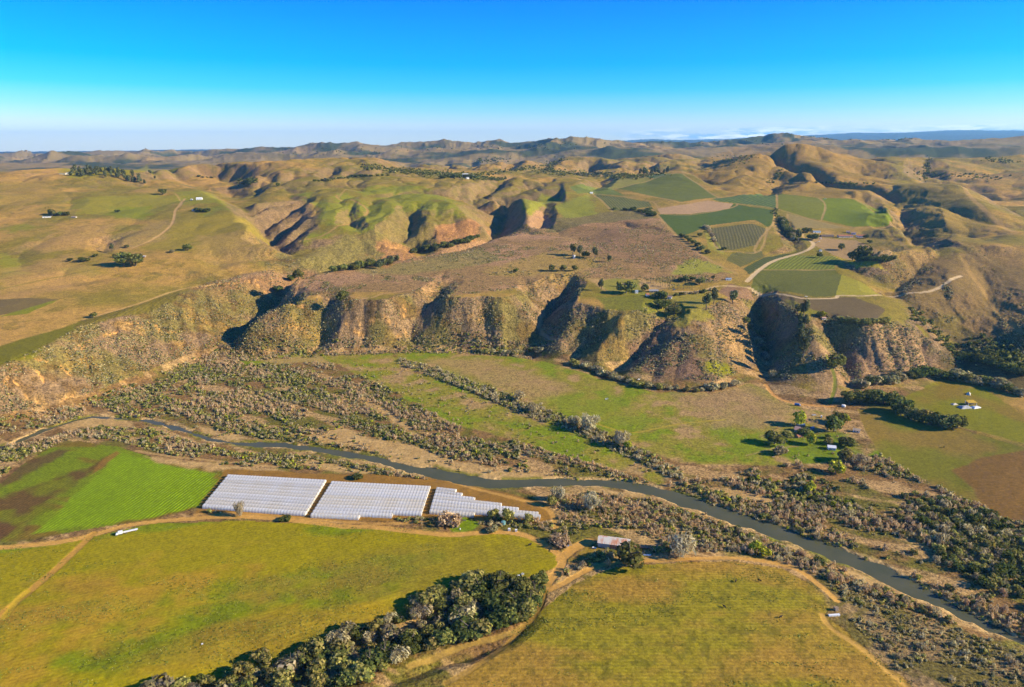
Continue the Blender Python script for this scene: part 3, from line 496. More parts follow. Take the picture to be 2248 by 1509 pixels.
# ------------------------------------------------------------------ ground materials
def mat(name):
    m = bpy.data.materials.new(name); m.use_nodes = True; nt = m.node_tree; nt.nodes.clear(); return m, nt
def nd(nt, t, ins=None, **kw):
    n = nt.nodes.new(t)
    for k, v in kw.items(): setattr(n, k, v)
    for k, v in (ins or {}).items():
        if isinstance(v, bpy.types.NodeSocket): nt.links.new(v, n.inputs[k])
        else: n.inputs[k].default_value = v
    return n
def M(nt, op, a, b=0.0, c=0.0, clamp=False):
    n = nt.nodes.new('ShaderNodeMath'); n.operation = op; n.use_clamp = clamp
    for k, v in enumerate((a, b, c)):
        if isinstance(v, bpy.types.NodeSocket): nt.links.new(v, n.inputs[k])
        else: n.inputs[k].default_value = v
    return n.outputs[0]
def VM(nt, op, a, b):
    n = nt.nodes.new('ShaderNodeVectorMath'); n.operation = op
    for k, v in ((0, a), (3 if op == 'SCALE' else 1, b)):
        if isinstance(v, bpy.types.NodeSocket): nt.links.new(v, n.inputs[k])
        else: n.inputs[k].default_value = v
    return n.outputs[0]
gm, nt = mat("ground_cover")
att = nd(nt, 'ShaderNodeAttribute', attribute_name='tone'); am = nd(nt, 'ShaderNodeAttribute', attribute_name='mottle'); rc = nd(nt, 'ShaderNodeAttribute', attribute_name='row_count'); ra = nd(nt, 'ShaderNodeAttribute', attribute_name='row_depth')
geo = nd(nt, 'ShaderNodeNewGeometry'); P = geo.outputs['Position']
na = nd(nt, 'ShaderNodeTexNoise', {'Vector': P, 'Scale': .45, 'Detail': 3.0, 'Roughness': .65}); nb = nd(nt, 'ShaderNodeTexNoise', {'Vector': P, 'Scale': .09, 'Detail': 4.0, 'Roughness': .6})
vo = nd(nt, 'ShaderNodeTexVoronoi', {'Vector': P, 'Scale': .30})
f = M(nt, 'MULTIPLY', M(nt, 'SUBTRACT', na.outputs[0], .5), 4.4); f = M(nt, 'ADD', f, M(nt, 'MULTIPLY', M(nt, 'SUBTRACT', nb.outputs[0], .5), 1.6)); f = M(nt, 'ADD', f, M(nt, 'MULTIPLY', M(nt, 'SUBTRACT', .45, vo.outputs[0]), .8)); nf = nd(nt, 'ShaderNodeTexNoise', {'Vector': P, 'Scale': 1.1, 'Detail': 2.0, 'Roughness': .7}); f = M(nt, 'ADD', f, M(nt, 'MULTIPLY', M(nt, 'SUBTRACT', nf.outputs[0], .5), 2.6))
nq = nd(nt, 'ShaderNodeTexNoise', {'Vector': P, 'Scale': .2, 'Detail': 3.0, 'Roughness': .7}); f = M(nt, 'ADD', f, M(nt, 'MULTIPLY', M(nt, 'SUBTRACT', nq.outputs[0], .5), 2.6))
k = M(nt, 'ADD', 1.0, M(nt, 'MULTIPLY', f, am.outputs['Fac'])); k = M(nt, 'MAXIMUM', k, .35)
wob = nd(nt, 'ShaderNodeTexNoise', {'Vector': P, 'Scale': .06, 'Detail': 2.0}); rr = M(nt, 'ADD', rc.outputs['Fac'], M(nt, 'MULTIPLY', wob.outputs[0], .5))
row = M(nt, 'SINE', M(nt, 'MULTIPLY', rr, 6.2832)); rowa = M(nt, 'MULTIPLY', row, M(nt, 'MULTIPLY', ra.outputs['Fac'], M(nt, 'MULTIPLY', 1.7, M(nt, 'MULTIPLY', na.outputs[0], M(nt, 'MULTIPLY', nb.outputs[0], 2.2)))))
k2 = M(nt, 'MULTIPLY', k, M(nt, 'ADD', 1.0, M(nt, 'MULTIPLY', rowa, .55)))
bs = nd(nt, 'ShaderNodeBsdfPrincipled', {'Base Color': VM(nt, 'SCALE', att.outputs['Color'], k2), 'Roughness': .95, 'Specular IOR Level': .12})
hgt = M(nt, 'ADD', M(nt, 'MULTIPLY', M(nt, 'MULTIPLY', na.outputs[0], am.outputs['Fac']), 1.6), M(nt, 'MULTIPLY', rowa, .35))
bp = nd(nt, 'ShaderNodeBump', {'Height': hgt, 'Distance': 1.0, 'Strength': .8}); nt.links.new(bp.outputs[0], bs.inputs['Normal'])
out = nd(nt, 'ShaderNodeOutputMaterial', {'Surface': bs.outputs[0]})
# ------------------------------------------------------------------ ground meshes: one sheet, cut into the named surfaces
def mesh_from(name, V, Q, m, nper=4):
    me = bpy.data.meshes.new(name); V = np.ascontiguousarray(V, np.float32); Q = np.ascontiguousarray(Q, np.int32)
    me.vertices.add(len(V)); me.vertices.foreach_set('co', V.ravel()); me.loops.add(Q.size); me.loops.foreach_set('vertex_index', Q.ravel())
    me.polygons.add(len(Q)); me.polygons.foreach_set('loop_start', np.arange(0, Q.size, nper, dtype=np.int32))
    me.materials.append(m); me.update(calc_edges=True)
    o = bpy.data.objects.new(name, me); return o
def attr(me, n, a, t='FLOAT'):
    at = me.attributes.new(n, 'FLOAT_COLOR' if t == 'C' else 'FLOAT', 'POINT')
    at.data.foreach_set('color' if t == 'C' else 'value', np.ascontiguousarray(a, np.float32).ravel())
def tag(o, label=None, cat=None, group=None, kind=None):
    if label: o['label'] = label
    if cat: o['category'] = cat
    if group: o['group'] = group
    if kind: o['kind'] = kind
    return o
ID[(ID == 0) & ((ZZ > 9.5) | (YY > 1300))] = 1; ID[(RIV < 5) & (ID == 0)] = 4; ID[(ID == 1) & (YY > 3600)] = 5
fid = ID[:-1, :-1]
nm = {0: ('ground', 'dry valley floor with scrub and sand between the river and the bluffs'), 1: ('hills', 'grassy tan and green hills with brushy bluffs and ravines'), 2: ('farm_field', 'green and brown ploughed fields round the river bend'), 3: ('dirt_road', 'pale dirt tracks winding between fields and hills'), 4: ('river_bed', 'muddy banks and bed of the river'), 5: ('mountains', 'distant ridges fading to blue under the horizon')}
for z in np.unique(fid):
    r, c = np.nonzero(fid == z); a = r*NU+c; Q = np.stack([a, a+1, a+NU+1, a+NU], 1); u, inv = np.unique(Q, return_inverse=True); Q = inv.reshape(Q.shape)
    V = np.stack([XX.ravel()[u], YY.ravel()[u], ZZ.ravel()[u]], 1); n_, lb = nm.get(int(z), ('vineyard', None)); o = mesh_from(n_, V, Q, gm); COL.objects.link(o)
    o.data.polygons.foreach_set('use_smooth', np.ones(len(Q), bool))
    attr(o.data, 'tone', np.concatenate([C.reshape(-1, 3)[u], np.ones((len(u), 1))], 1), 'C'); attr(o.data, 'mottle', AMP.ravel()[u]); attr(o.data, 'row_count', RC.ravel()[u]); attr(o.data, 'row_depth', RA.ravel()[u])
    tag(o, lb, None, None, 'structure')
# river
wm, nt = mat("river_water"); geo = nd(nt, 'ShaderNodeNewGeometry'); n1_ = nd(nt, 'ShaderNodeTexNoise', {'Vector': geo.outputs['Position'], 'Scale': .5, 'Detail': 3.0}); n2_ = nd(nt, 'ShaderNodeTexNoise', {'Vector': geo.outputs['Position'], 'Scale': .05, 'Detail': 3.0})
mx = nd(nt, 'ShaderNodeMix', {'Factor': n2_.outputs[0]}, data_type='RGBA'); mx.inputs[6].default_value = (.06, .068, .028, 1); mx.inputs[7].default_value = (.12, .11, .05, 1)
bs = nd(nt, 'ShaderNodeBsdfPrincipled', {'Base Color': mx.outputs[2], 'Roughness': .2, 'IOR': 1.28, 'Specular IOR Level': .3}); bp = nd(nt, 'ShaderNodeBump', {'Height': n1_.outputs[0], 'Strength': .25, 'Distance': .3}); nt.links.new(bp.outputs[0], bs.inputs['Normal']); nd(nt, 'ShaderNodeOutputMaterial', {'Surface': bs.outputs[0]})
RS = [np.array(q) for q in smooth(RP)]; wi = np.interp(np.linspace(0, len(RP)-1, len(RS)), range(len(RP)), RIVER_W)*.5+7
V = []
for k in range(len(RS)):
    t_ = RS[min(k+1, len(RS)-1)]-RS[max(k-1, 0)]; t_ = t_/np.hypot(*t_); n_ = np.array([-t_[1], t_[0]])
    for s in (-1, 1): V.append((*(RS[k]+n_*s*wi[k]), -1.75))
o = mesh_from('river', V, [[2*k, 2*k+1, 2*k+3, 2*k+2] for k in range(len(RS)-1)], wm); COL.objects.link(o); tag(o, 'muddy green river curving through the valley', None, None, 'structure')
# ------------------------------------------------------------------ plants
def leafmat(name, rough=.9, trans=.4):
    m, nt = mat(name); a = nd(nt, 'ShaderNodeAttribute', attribute_name='leaf_tone'); oi = nd(nt, 'ShaderNodeObjectInfo'); g = nd(nt, 'ShaderNodeNewGeometry')
    v = M(nt, 'ADD', .80, M(nt, 'MULTIPLY', oi.outputs['Random'], .4)); rn = nd(nt, 'ShaderNodeHueSaturation', {'Hue': M(nt, 'ADD', .485, M(nt, 'MULTIPLY', oi.outputs['Random'], .03)), 'Value': v, 'Color': a.outputs['Color']})
    v2 = nd(nt, 'ShaderNodeTexNoise', {'Vector': g.outputs['Position'], 'Scale': .7, 'Detail': 2.0}); cl = VM(nt, 'SCALE', rn.outputs[0], M(nt, 'ADD', .72, M(nt, 'MULTIPLY', v2.outputs[0], .9)))
    d = nd(nt, 'ShaderNodeBsdfDiffuse', {'Color': cl}); t = nd(nt, 'ShaderNodeBsdfTranslucent', {'Color': cl}); x = nd(nt, 'ShaderNodeMixShader', {0: trans, 1: d.outputs[0], 2: t.outputs[0]}); nd(nt, 'ShaderNodeOutputMaterial', {'Surface': x.outputs[0]}); return m
LEAF = leafmat("foliage"); 
def flatmat(name, col, rough=.7, metal=0, noise=.25, sc_=.8, col2=None):
    m, nt = mat(name); g = nd(nt, 'ShaderNodeTexCoord'); n = nd(nt, 'ShaderNodeTexNoise', {'Vector': g.outputs['Object'], 'Scale': sc_, 'Detail': 4.0, 'Roughness': .65})
    x = nd(nt, 'ShaderNodeMix', {0: nd(nt, 'ShaderNodeMapRange', {0: n.outputs[0], 1: .35, 2: .65}).outputs[0]}, data_type='RGBA'); c2 = col2 or tuple(c*(1-noise) for c in col); x.inputs[6].default_value = (*col, 1); x.inputs[7].default_value = (*c2, 1)
    b = nd(nt, 'ShaderNodeBsdfPrincipled', {'Base Color': x.outputs[2], 'Roughness': rough, 'Metallic': metal, 'Specular IOR Level': .3}); nd(nt, 'ShaderNodeOutputMaterial', {'Surface': b.outputs[0]}); return m
BARK = flatmat("bark", (.16, .12, .08))
def crown_arrays(r, seed, n, leaf, cols, lumps=9, h=1.0, spread=.62, sliver=1.0, low=0.0, up=0.0):
    """leaf clumps on several lobes; unit-free: r = crown radius in metres"""
    q = np.random.default_rng(seed); L_ = []
    for k in range(lumps):
        a = q.random()*6.283; rr = math.sqrt(q.random())*r*spread; zz = (q.random()*1.1-.25)*r*h*.62; L_.append((rr*math.cos(a), rr*math.sin(a), zz, r*(.30+.28*q.random())))
    L_ = np.array(L_); w = L_[:, 3]**2; k = q.choice(len(L_), n, p=w/w.sum()); d = q.normal(size=(n, 3)); d /= np.linalg.norm(d, axis=1)[:, None]
    rad = L_[k, 3]*(.72+.36*q.random(n)); P = L_[k, :3]+d*rad[:, None]*np.array([1, 1, max(.75, h*.9)]); zmin = P[:, 2].min(); P[:, 2] += -zmin+low
    nn = d+q.normal(size=(n, 3))*.38; nn[:, 2] += .15; nn /= np.linalg.norm(nn, axis=1)[:, None]; rv = q.normal(size=(n, 3)); rv[:, 2] += up*3
    if up: t1 = rv/np.linalg.norm(rv, axis=1)[:, None]; t2 = np.cross(nn, t1)
    else: t1 = np.cross(nn, rv); t1 /= np.linalg.norm(t1, axis=1)[:, None]; t2 = np.cross(nn, t1)
    s = leaf*(.6+.8*q.random(n))[:, None]; a = s*sliver; b = s/sliver
    V = np.stack([P-t1*a-t2*b*.7, P+t1*a*.8-t2*b, P+t1*a+t2*b*.8, P-t1*a*.7+t2*b], 1).reshape(-1, 3); V[:, 2] = np.maximum(V[:, 2], .02)
    ci = q.integers(0, len(cols), n); cb = np.array(cols)[ci]*(.75+.5*q.random(n))[:, None]; lob = (.78+.44*q.random(len(L_)))[k][:, None]; cb = cb*lob
    Cc = np.repeat(np.concatenate([cb, np.ones((n, 1))], 1), 4, 0); return V, np.arange(4*n).reshape(-1, 4), Cc
def trunk_arrays(h, r, seed, limbs=5, cr=3.0, bare=0):
    q = random.Random(seed); V = []; Q = []
    def tube(a, b, ra, rb, n=6):
        d = (b-a).normalized(); u = d.orthogonal().normalized(); w_ = d.cross(u); i = len(V)
        for p, rr in ((a, ra), (b, rb)):
            for k in range(n): t = k*6.2832/n; V.append(p+(u*math.cos(t)+w_*math.sin(t))*rr)
        for k in range(n): Q.append((i+k, i+(k+1) % n, i+n+(k+1) % n, i+n+k))
    a = Vector((0, 0, -.4)); m = Vector((q.uniform(-.1, .1)*h, q.uniform(-.1, .1)*h, h*.5)); b = Vector((q.uniform(-.1, .1)*h, q.uniform(-.1, .1)*h, h)); tube(a, m, r, r*.75); tube(m, b, r*.75, r*.4)
    for k in range(limbs):
        s = m.lerp(b, q.random()); an = q.random()*6.283; e = s+Vector((math.cos(an)*cr*q.uniform(.4, .8), math.sin(an)*cr*q.uniform(.4, .8), cr*q.uniform(.3, .9))); tube(s, e, r*.42, r*.14, 5)
        for j in range(bare):
            t = s.lerp(e, q.uniform(.3, 1)); an = q.random()*6.283; tube(t, t+Vector((math.cos(an)*cr*.35, math.sin(an)*cr*.35, cr*q.uniform(.1, .5))), r*.16, r*.05, 4)
    return np.array([tuple(v) for v in V]), np.array(Q)
def leafmesh(name, arr, m=None):
    o = mesh_from(name, arr[0], arr[1], m or LEAF); attr(o.data, 'leaf_tone', arr[2], 'C'); return o.data
G = dict(oak=[(.13,.14,.03),(.18,.175,.04),(.08,.095,.025),(.22,.20,.05)], euc=[(.16,.16,.06),(.11,.12,.045),(.20,.19,.08),(.07,.085,.035)], olive=[(.30,.26,.06),(.20,.20,.045),(.38,.31,.09),(.13,.13,.035)],
         grey=[(.44,.36,.18),(.36,.28,.14),(.52,.43,.24),(.26,.20,.10)], mauve=[(.50,.34,.18),(.40,.27,.14),(.56,.40,.23),(.28,.19,.09)], yel=[(.40,.38,.03),(.32,.32,.02),(.46,.42,.05),(.22,.24,.02)], dark=[(.10,.115,.025),(.13,.14,.032),(.065,.08,.02)], pale=[(.50,.43,.26),(.42,.35,.20),(.34,.28,.16)], brush=[(.32,.26,.12),(.40,.32,.18),(.22,.19,.08),(.28,.26,.11)], straw=[(.46,.36,.16),(.38,.30,.13),(.30,.24,.10)])
# kind: (radius, height factor, lobes, leaf count, leaf size, sliver, up, crown base, trunk radius)
KT = dict(oak=(4.2,.95,11,620,.42,1,0,1.6,.38), euc=(3.4,1.75,12,640,.42,1.2,0,3.6,.40), olive=(4.0,.95,10,560,.42,1,0,1.2,.25), grey=(4.0,1.05,10,560,.40,2.0,.5,1.0,.25), mauve=(2.6,1.15,7,300,.36,2.2,.9,.3,.12), yel=(3.2,1.1,8,420,.38,1.1,0,1.0,.2), dark=(4.0,.9,10,560,.42,1,0,1.2,.3), pale=(5.0,.9,12,700,.40,2.0,.5,1.2,.3), brush=(3.6,.8,9,460,.40,1.3,0,.5,.2), cypress=(1.6,3.2,9,420,.32,1,.3,.5,.16))
G['cypress'] = G['dark']
TM = {}
def tree_mesh(kind, v):
    if (kind, v) not in TM:
        r, h, lb, n, lf, sv, up, low, tr = KT[kind]; s = hash_(kind)+v*31
        cr = leafmesh('crown', crown_arrays(r, s, n, lf, G[kind], lb, h, .62, sv, low, up)); tk = mesh_from('trunk', *trunk_arrays(low+r*h*.9, tr, s, 6, r*.8, 2 if kind in ('grey','pale') else 0), BARK).data
        hh = float(max(v_.co.z for v_ in cr.vertices)); TM[(kind, v)] = (cr, tk, hh, r)
    return TM[(kind, v)]
def hash_(s): return sum(ord(c)*(i+7) for i, c in enumerate(s))
def ob(name, data, parent=None, loc=None):
    o = bpy.data.objects.new(name, data); COL.objects.link(o)
    if parent is not None: o.parent = parent
    if loc is not None: o.location = loc
    return o
def tree(p, kind, size, label, cat='tree', group=None, name='tree', parts=True, wide=1.0, v=None):
    """size = height in metres; p = ground point"""
    v = random.randrange(4) if v is None else v; cr, tk, hh, r = tree_mesh(kind, v); s = size/hh; z = (0, 0, random.random()*6.28)
    if name == 'tree': name = NAMES[kind]
    if parts:
        e = ob(name, None); e.location = (p[0], p[1], p[2]-.1); e.rotation_euler = z; e.scale = (s*wide, s*wide, s); ob('crown', cr, e); ob('trunk', tk, e)
    else: e = ob(name, cr); e.location = (p[0], p[1], p[2]-.1-KT[kind][7]*s*.6); e.rotation_euler = z; e.scale = (s*wide, s*wide, s)
    tag(e, label, cat, group); return e
NAMES = dict(oak='oak_tree', euc='eucalyptus_tree', olive='willow_tree', grey='bare_tree', mauve='thicket_tree', yel='yellow_tree', dark='evergreen_tree', pale='pale_tree', brush='shrubby_tree', cypress='cypress_tree')
def T(px, py, hpx, kind, label, **k):       # base pixel, height in photo pixels -> metres
    p = place(px, py); return tree(p, kind, hpx*mpp(p), label, **k)
NTREE = 0
# --- trees that stand out, each with its own description
T(1383,1243,50,'oak','big dark evergreen oak standing in front of the rusty barn', wide=1.15, v=1)
T(527,1132,36,'pale','spindly pale tree standing against the white front tunnel', wide=.6); T(625,1143,13,'dark','round green bush by the track below the first tunnels', cat='bush', name='bush', wide=1.5, parts=False)
T(1335,1243,22,'grey','small leafless tree in the shadow of the big oak', wide=.6); T(785,1052,14,'dark','round dark bush above the middle tunnels', cat='bush', name='bush', wide=1.3, parts=False)
T(752,664,27,'oak','lone round oak on the bluff rim above the deep gully'); T(655,614,24,'oak','dark oak at the canyon edge left of the mesa'); T(640,618,16,'oak','smaller oak beside the tree at the canyon edge'); T(610,642,16,'dark','dark tree on the shadowed canyon wall')
T(358,428,14,'oak','lone tree on the grassy hill below the eucalyptus grove',wide=1.2); T(272,584,30,'oak','large left oak of the clump on the left hillside',wide=1.2); T(298,584,27,'oak','right oak of the clump on the left hillside',wide=1.2); T(268,566,14,'oak','round tree behind the left hillside clump')
T(246,552,18,'euc','upright tree beside the hollow on the left hillside'); T(278,545,8,'oak','small round tree uphill from the left hillside clump',wide=1.4); T(186,575,11,'dark','wide dark bush left of the hillside clump',wide=1.9); T(155,574,8,'dark','leftmost small bush of the hillside row',wide=1.5); T(209,565,8,'dark','small bush between the wide bush and the oaks',wide=1.4)
T(413,550,15,'oak','lone dark oak on the hillside near the two tan posts',wide=1.3); T(377,555,7,'brush','small shrub left of the lone hillside oak',wide=1.3); T(115,474,15,'oak','taller tree beside the white sheds far left'); T(131,474,9,'dark','low round tree next to the white sheds far left',wide=1.6); T(146,474,9,'dark','rightmost round tree of the far left shed clump',wide=1.5); T(258,467,7,'dark','tiny round tree in the green hollow on the left hills',wide=1.6)
T(205,698,13,'oak','lone tree on the road along the left plateau edge',wide=1.1); T(610,410,9,'dark','dark round tree in the valley left of the green hill'); T(156,386,7,'dark','dark tree by the houses below the eucalyptus grove',wide=1.2); T(330,385,12,'euc','lone tall tree right of the grove'); T(341,395,9,'euc','second small tree down the slope from the grove')
T(1319,638,27,'euc','tall tree at the left end of the mesa lawn',wide=.9); T(1375,644,27,'oak','broad round tree left of the white mesa house',wide=1.25); T(1417,641,18,'oak','dark tree behind the white mesa cottages',wide=1.1); T(1453,654,16,'dark','dark tree between the two mesa cottages',wide=1.4); T(1536,625,17,'oak','round dark tree behind the row of palms',wide=1.2); T(1551,680,40,'euc','tall leaning tree at the top of the nose ridge',wide=.9); T(1566,668,38,'euc','taller tree just behind the leaning one on the nose ridge',wide=.9); T(1480,690,20,'oak','dark tree in the hollow below the mesa lawn',wide=1.5); T(1452,678,20,'dark','wide dark tree on the edge of the mesa lawn',wide=1.5)
T(1608,668,32,'euc','tall tree on the canyon rim beside the striped plot',wide=1.2); T(1500,618,12,'dark','dark bush cluster behind the palms',wide=1.8); T(1565,616,12,'euc','trees at the road by the mesa farm',wide=1.5); T(1520,616,10,'dark','small dark tree near the mesa farm road',wide=1.4)
T(1257,560,26,'euc','left one of the tall pair by the water tower'); T(1272,562,24,'euc','right one of the tall pair by the water tower',wide=1.1); T(1306,568,27,'euc','tall ragged tree right of the water tower',wide=.8); T(1286,566,14,'dark','short dark tree between the tall ones',wide=.9); T(1338,576,16,'euc','drooping tree on the slope right of the water tower',wide=1.1)
T(1212,596,15,'oak','left round tree of the three along the mesa crest'); T(1236,596,15,'oak','middle round tree of the three along the mesa crest'); T(1262,596,14,'oak','right round tree of the three along the mesa crest'); T(1132,598,9,'dark','small tree at the far left of the mesa crest',wide=1.2)
T(1890,572,34,'oak','big dark tree on the lawn below the winery',wide=1.1); T(1872,572,20,'oak','dark lower tree left of the big winery tree',wide=1.2); T(1848,550,16,'oak','dark round tree left of the winery lawn'); T(1800,566,13,'oak','small tree at the edge of the striped vineyard'); T(1752,528,26,'euc','tall feathery tree beside the winery drive',wide=1.1); T(1783,527,14,'dark','dark tree over the winery gate',wide=1.3); T(1773,512,12,'dark','dark trees at the head of the wooded ravine',wide=1.6); T(1910,535,8,'dark','small round tree right of the winery',wide=1.3); T(1900,524,9,'dark','dark tree against the red winery roof end')
T(1536,520,9,'oak','small oak beside the round vineyard',wide=1.2); T(1588,549,7,'dark','tiny dark tree at the foot of the round vineyard',wide=1.4)
for k, (x, y, h) in enumerate(((1498,521,11),(1506,526,11),(1515,531,11),(1523,536,11),(1531,542,12),(1538,549,13),(1553,557,11))): T(x,y,h,'oak','round dark oak in the line running down the vineyard edge',group='oaks lined up along the vineyard edge',parts=False,wide=1.2)
T(1765,700,46,'euc','tall olive tree on the spur beside the brown vineyard',wide=.8); T(1768,722,34,'euc','lower tree on the spur path below the tall one',wide=.9); T(1750,690,24,'euc','ragged tree at the top of the shaded canyon',wide=1.2); T(1762,786,54,'euc','tree with drooping branches halfway down the spur',wide=.7); T(1832,808,32,'oak','round dark oak beside the spur path',wide=1.2); T(1804,697,16,'yel','yellow green tree above the pink shed',wide=1.3)
T(1752,933,34,'yel','bright lime green tree behind the ranch house',wide=.9); T(1700,975,28,'oak','dark spreading tree left of the ranch house',wide=1.3); T(1728,962,20,'olive','olive tree at the left wall of the ranch house',wide=1.3); T(1712,996,17,'brush','brownish bushy tree on the lawn edge',wide=1.4); T(1777,975,30,'yel','yellow leafed tree between the two ranch houses',wide=.9); T(1765,958,18,'oak','dark tree leaning over the ranch house roof',wide=1.7); T(1830,948,36,'dark','dark tall tree right of the ranch yard',wide=1.1); T(1843,930,24,'dark','dark tree behind the ranch yard',wide=1.3); T(1858,980,18,'dark','round dark tree right of the white roofed hut',wide=1.6); T(1818,975,16,'olive','small green tree uphill of the white roofed hut',wide=1.3); T(1855,1012,30,'olive','large olive tree below the white roofed hut',wide=1.2); T(1884,1020,26,'grey','grey leafless tree at the fence below the huts',wide=1.3); T(1835,1040,30,'yel','lime coloured tree at the foot of the ranch lawn',wide=1.3); T(1775,1080,28,'yel','single yellow tree in the river scrub below the ranch',wide=.9); T(1818,962,9,'dark','little dark tree in the ranch garden',wide=1.4); T(1860,928,20,'yel','thin green tree at the field corner',wide=.8)
T(1295,945,40,'pale','large pale blossoming tree at the end of the meadow hedge',wide=.95); T(1362,978,36,'pale','round pale tree beside the grass track',wide=.95); T(1262,935,24,'pale','smaller pale tree left of the large one',wide=1.1); T(1378,985,22,'yel','yellow bush leaning on the round pale tree',wide=.9)
T(1140,878,22,'grey','bare bushy tree in the meadow hedge',wide=1.2); T(1170,905,22,'grey','grey tree midway along the meadow hedge',wide=1.4)
T(1085,1140,26,'olive','leafy olive tree right in front of the last tunnels',wide=1.0); T(1115,1142,28,'olive','tall tree behind the teal tank',wide=1.0); T(1160,1148,20,'olive','rounded tree near the tunnels corner',wide=1.1); T(1212,1110,26,'olive','tree at the tunnels track corner',wide=.8); T(1225,1100,36,'pale','pale tree beyond the tunnels corner',wide=.8); T(1300,1120,40,'pale','leafless pale oak in the scrub above the barn',wide=1.0); T(1550,1130,6,'pale','small pale tree above the river bank',wide=1.0); T(1500,1222,46,'pale','wide bare tree at the edge of the lower field',wide=1.2); T(1080,1166,12,'brush','bush by the track below the tunnels',wide=1.6); T(985,1150,24,'mauve','tangled bare thicket left of the small green lawn',wide=2.2); T(1220,1195,20,'mauve','mauve thicket by the blue shed',wide=3.2)
T(1795,1240,16,'dark','dark oak on the lower river bank',wide=1.6); T(1655,1210,28,'yel','bright green willow on the river bank',wide=1.1); T(1680,1222,22,'yel','yellow green willow next to the bright one',wide=1.3)
# canyon strip, hedges and farm woods as groups
def strip(pts, n, kind, h, label, group, jit=6, wide=1.2, parts=False, name='tree', cat='tree'):
    for k in range(n):
        t = (k+random.random()*.8)/n*(len(pts)-1); i = min(int(t), len(pts)-2); f = t-i
        x = pts[i][0]*(1-f)+pts[i+1][0]*f+random.uniform(-jit, jit); y = pts[i][1]*(1-f)+pts[i+1][1]*f+random.uniform(-jit, jit)*.35
        kk = kind if isinstance(kind, str) else random.choice(kind); p = place(x, y); tree(p, kk, h*mpp(p)*random.uniform(.75, 1.25), label, cat, group, name, parts, wide)
strip([(728,598),(790,590),(860,578)], 16, 'oak', 17, 'dark oak in the canyon strip behind the mesa, left part', 'oaks in the canyon behind the mesa')
strip([(900,555),(950,548),(1000,540),(1055,522)], 18, ('oak','dark'), 12, 'dark tree in the shaded strip at the foot of the green hill', 'trees at the foot of the green hill')
strip([(830,590),(875,575)], 4, 'euc', 24, 'tall tree rising above the canyon strip', 'tall trees in the canyon')
for k in range(48):
    px = 158+k*3.3+random.uniform(-3,3); y = random.uniform(2270, 2350); x = (px-1124)/1542*y; tree((x, y, float(height(x, y))), 'euc', random.uniform(20, 31), 'tall eucalyptus in the dark grove on the far left skyline', 'tree', 'eucalyptus grove on the left skyline', parts=False, wide=.8)
strip([(1880,574),(1920,572),(1955,574)], 16, 'dark', 13, 'dark green tree of the hedge below the winery lawn', 'hedge below the winery', 3, 1.2)
strip([(1850,708),(1900,712),(1948,708)], 26, 'olive', 13, 'olive bush in the long hedge along the brown vineyard', 'hedge along the brown vineyard', 3, 1.1, name='bush', cat='bush')
strip([(1862,885),(1900,885),(1945,885),(1970,890)], 13, 'oak', 26, 'dark oak in the row right of the ranch road', 'oaks right of the ranch road', 4, 1.2, True)
strip([(1960,900),(2000,920),(2050,935),(2095,940)], 26, ('oak','dark','olive'), 26, 'dark tree in the wood between the two right fields', 'wood between the right fields', 9, 1.1, True)
strip([(1880,850),(1960,835),(2040,825),(2100,835),(2180,850),(2248,870)], 26, ('oak','brush','dark'), 20, 'bushy tree along the creek below the brown hills', 'creek trees below the brown hills', 8, 1.3)
strip([(2120,790),(2180,800),(2248,830)], 14, ('dark','oak'), 20, 'dark tree in the shaded creek far right', 'shaded creek trees far right', 10, 1.4)
strip([(1715,485),(1725,505),(1745,530)], 22, ('dark','oak','grey'), 13, 'dark tree in the wooded ravine by the winery', 'trees in the winery ravine', 5, 1.1)
strip([(1545,500),(1560,510),(1567,535)], 10, 'grey', 8, 'grey bare tree beside the round vineyard', 'grey trees by the round vineyard', 3, 1.2)
strip([(1425,462),(1440,475),(1400,462),(1350,462)], 14, 'dark', 8, 'dark bush at the corner of the striped vineyard', 'bushes at the vineyard corner', 5, 1.5)
strip([(1640,690),(1680,780),(1700,830)], 9, ('oak','grey'), 16, 'tree in the deep shaded canyon below the mesa', 'trees in the shaded canyon', 10, 1.2)
strip([(1760,770),(1760,740),(1755,700)], 7, 'euc', 26, 'ragged tree on the spur ridge', 'ragged trees on the spur ridge', 6)
strip([(1355,628),(1362,630)], 2, 'cypress', 13, 'slim dark cypress beside the broad mesa tree', 'cypresses on the mesa', 2, 1.0)
strip([(1430,655),(1500,648),(1560,640)], 10, ('oak','grey'), 9, 'small garden tree around the mesa houses', 'garden trees on the mesa', 6, 1.3)
strip([(430,463),(460,466)], 9, 'dark', 7, 'green garden bush by the hillside house', 'garden bushes by the hillside house', 3, 1.5)
strip([(530,400),(545,408),(555,400)], 7, 'dark', 9, 'dark tree in the valley left of the green hill', 'valley trees left of the green hill', 5, 1.3); strip([(430,388),(470,392)], 7, 'dark', 4, 'tiny dark tree in the saddle of the left hills', 'saddle trees in the left hills', 3, 1.5)
strip([(1402,384),(1470,381)], 9, 'euc', 17, 'tall eucalyptus behind the far vineyard', 'eucalyptus behind the far vineyard', 3, .8)
strip([(690,398),(780,388),(860,386)], 16, 'dark', 5, 'small dark tree of the line above the green hill', 'tree line above the green hill', 3, 1.4)
strip([(970,392),(1000,390),(1050,392)], 10, 'dark', 8, 'dark tree round the far hamlet', 'trees round the far hamlet', 4, 1.4)
strip([(1190,770),(1120,778),(1040,772)], 16, ('olive','brush'), 10, 'olive bush at the foot of the bluff', 'bushes at the foot of the bluff', 6, 1.3, name='bush', cat='bush')
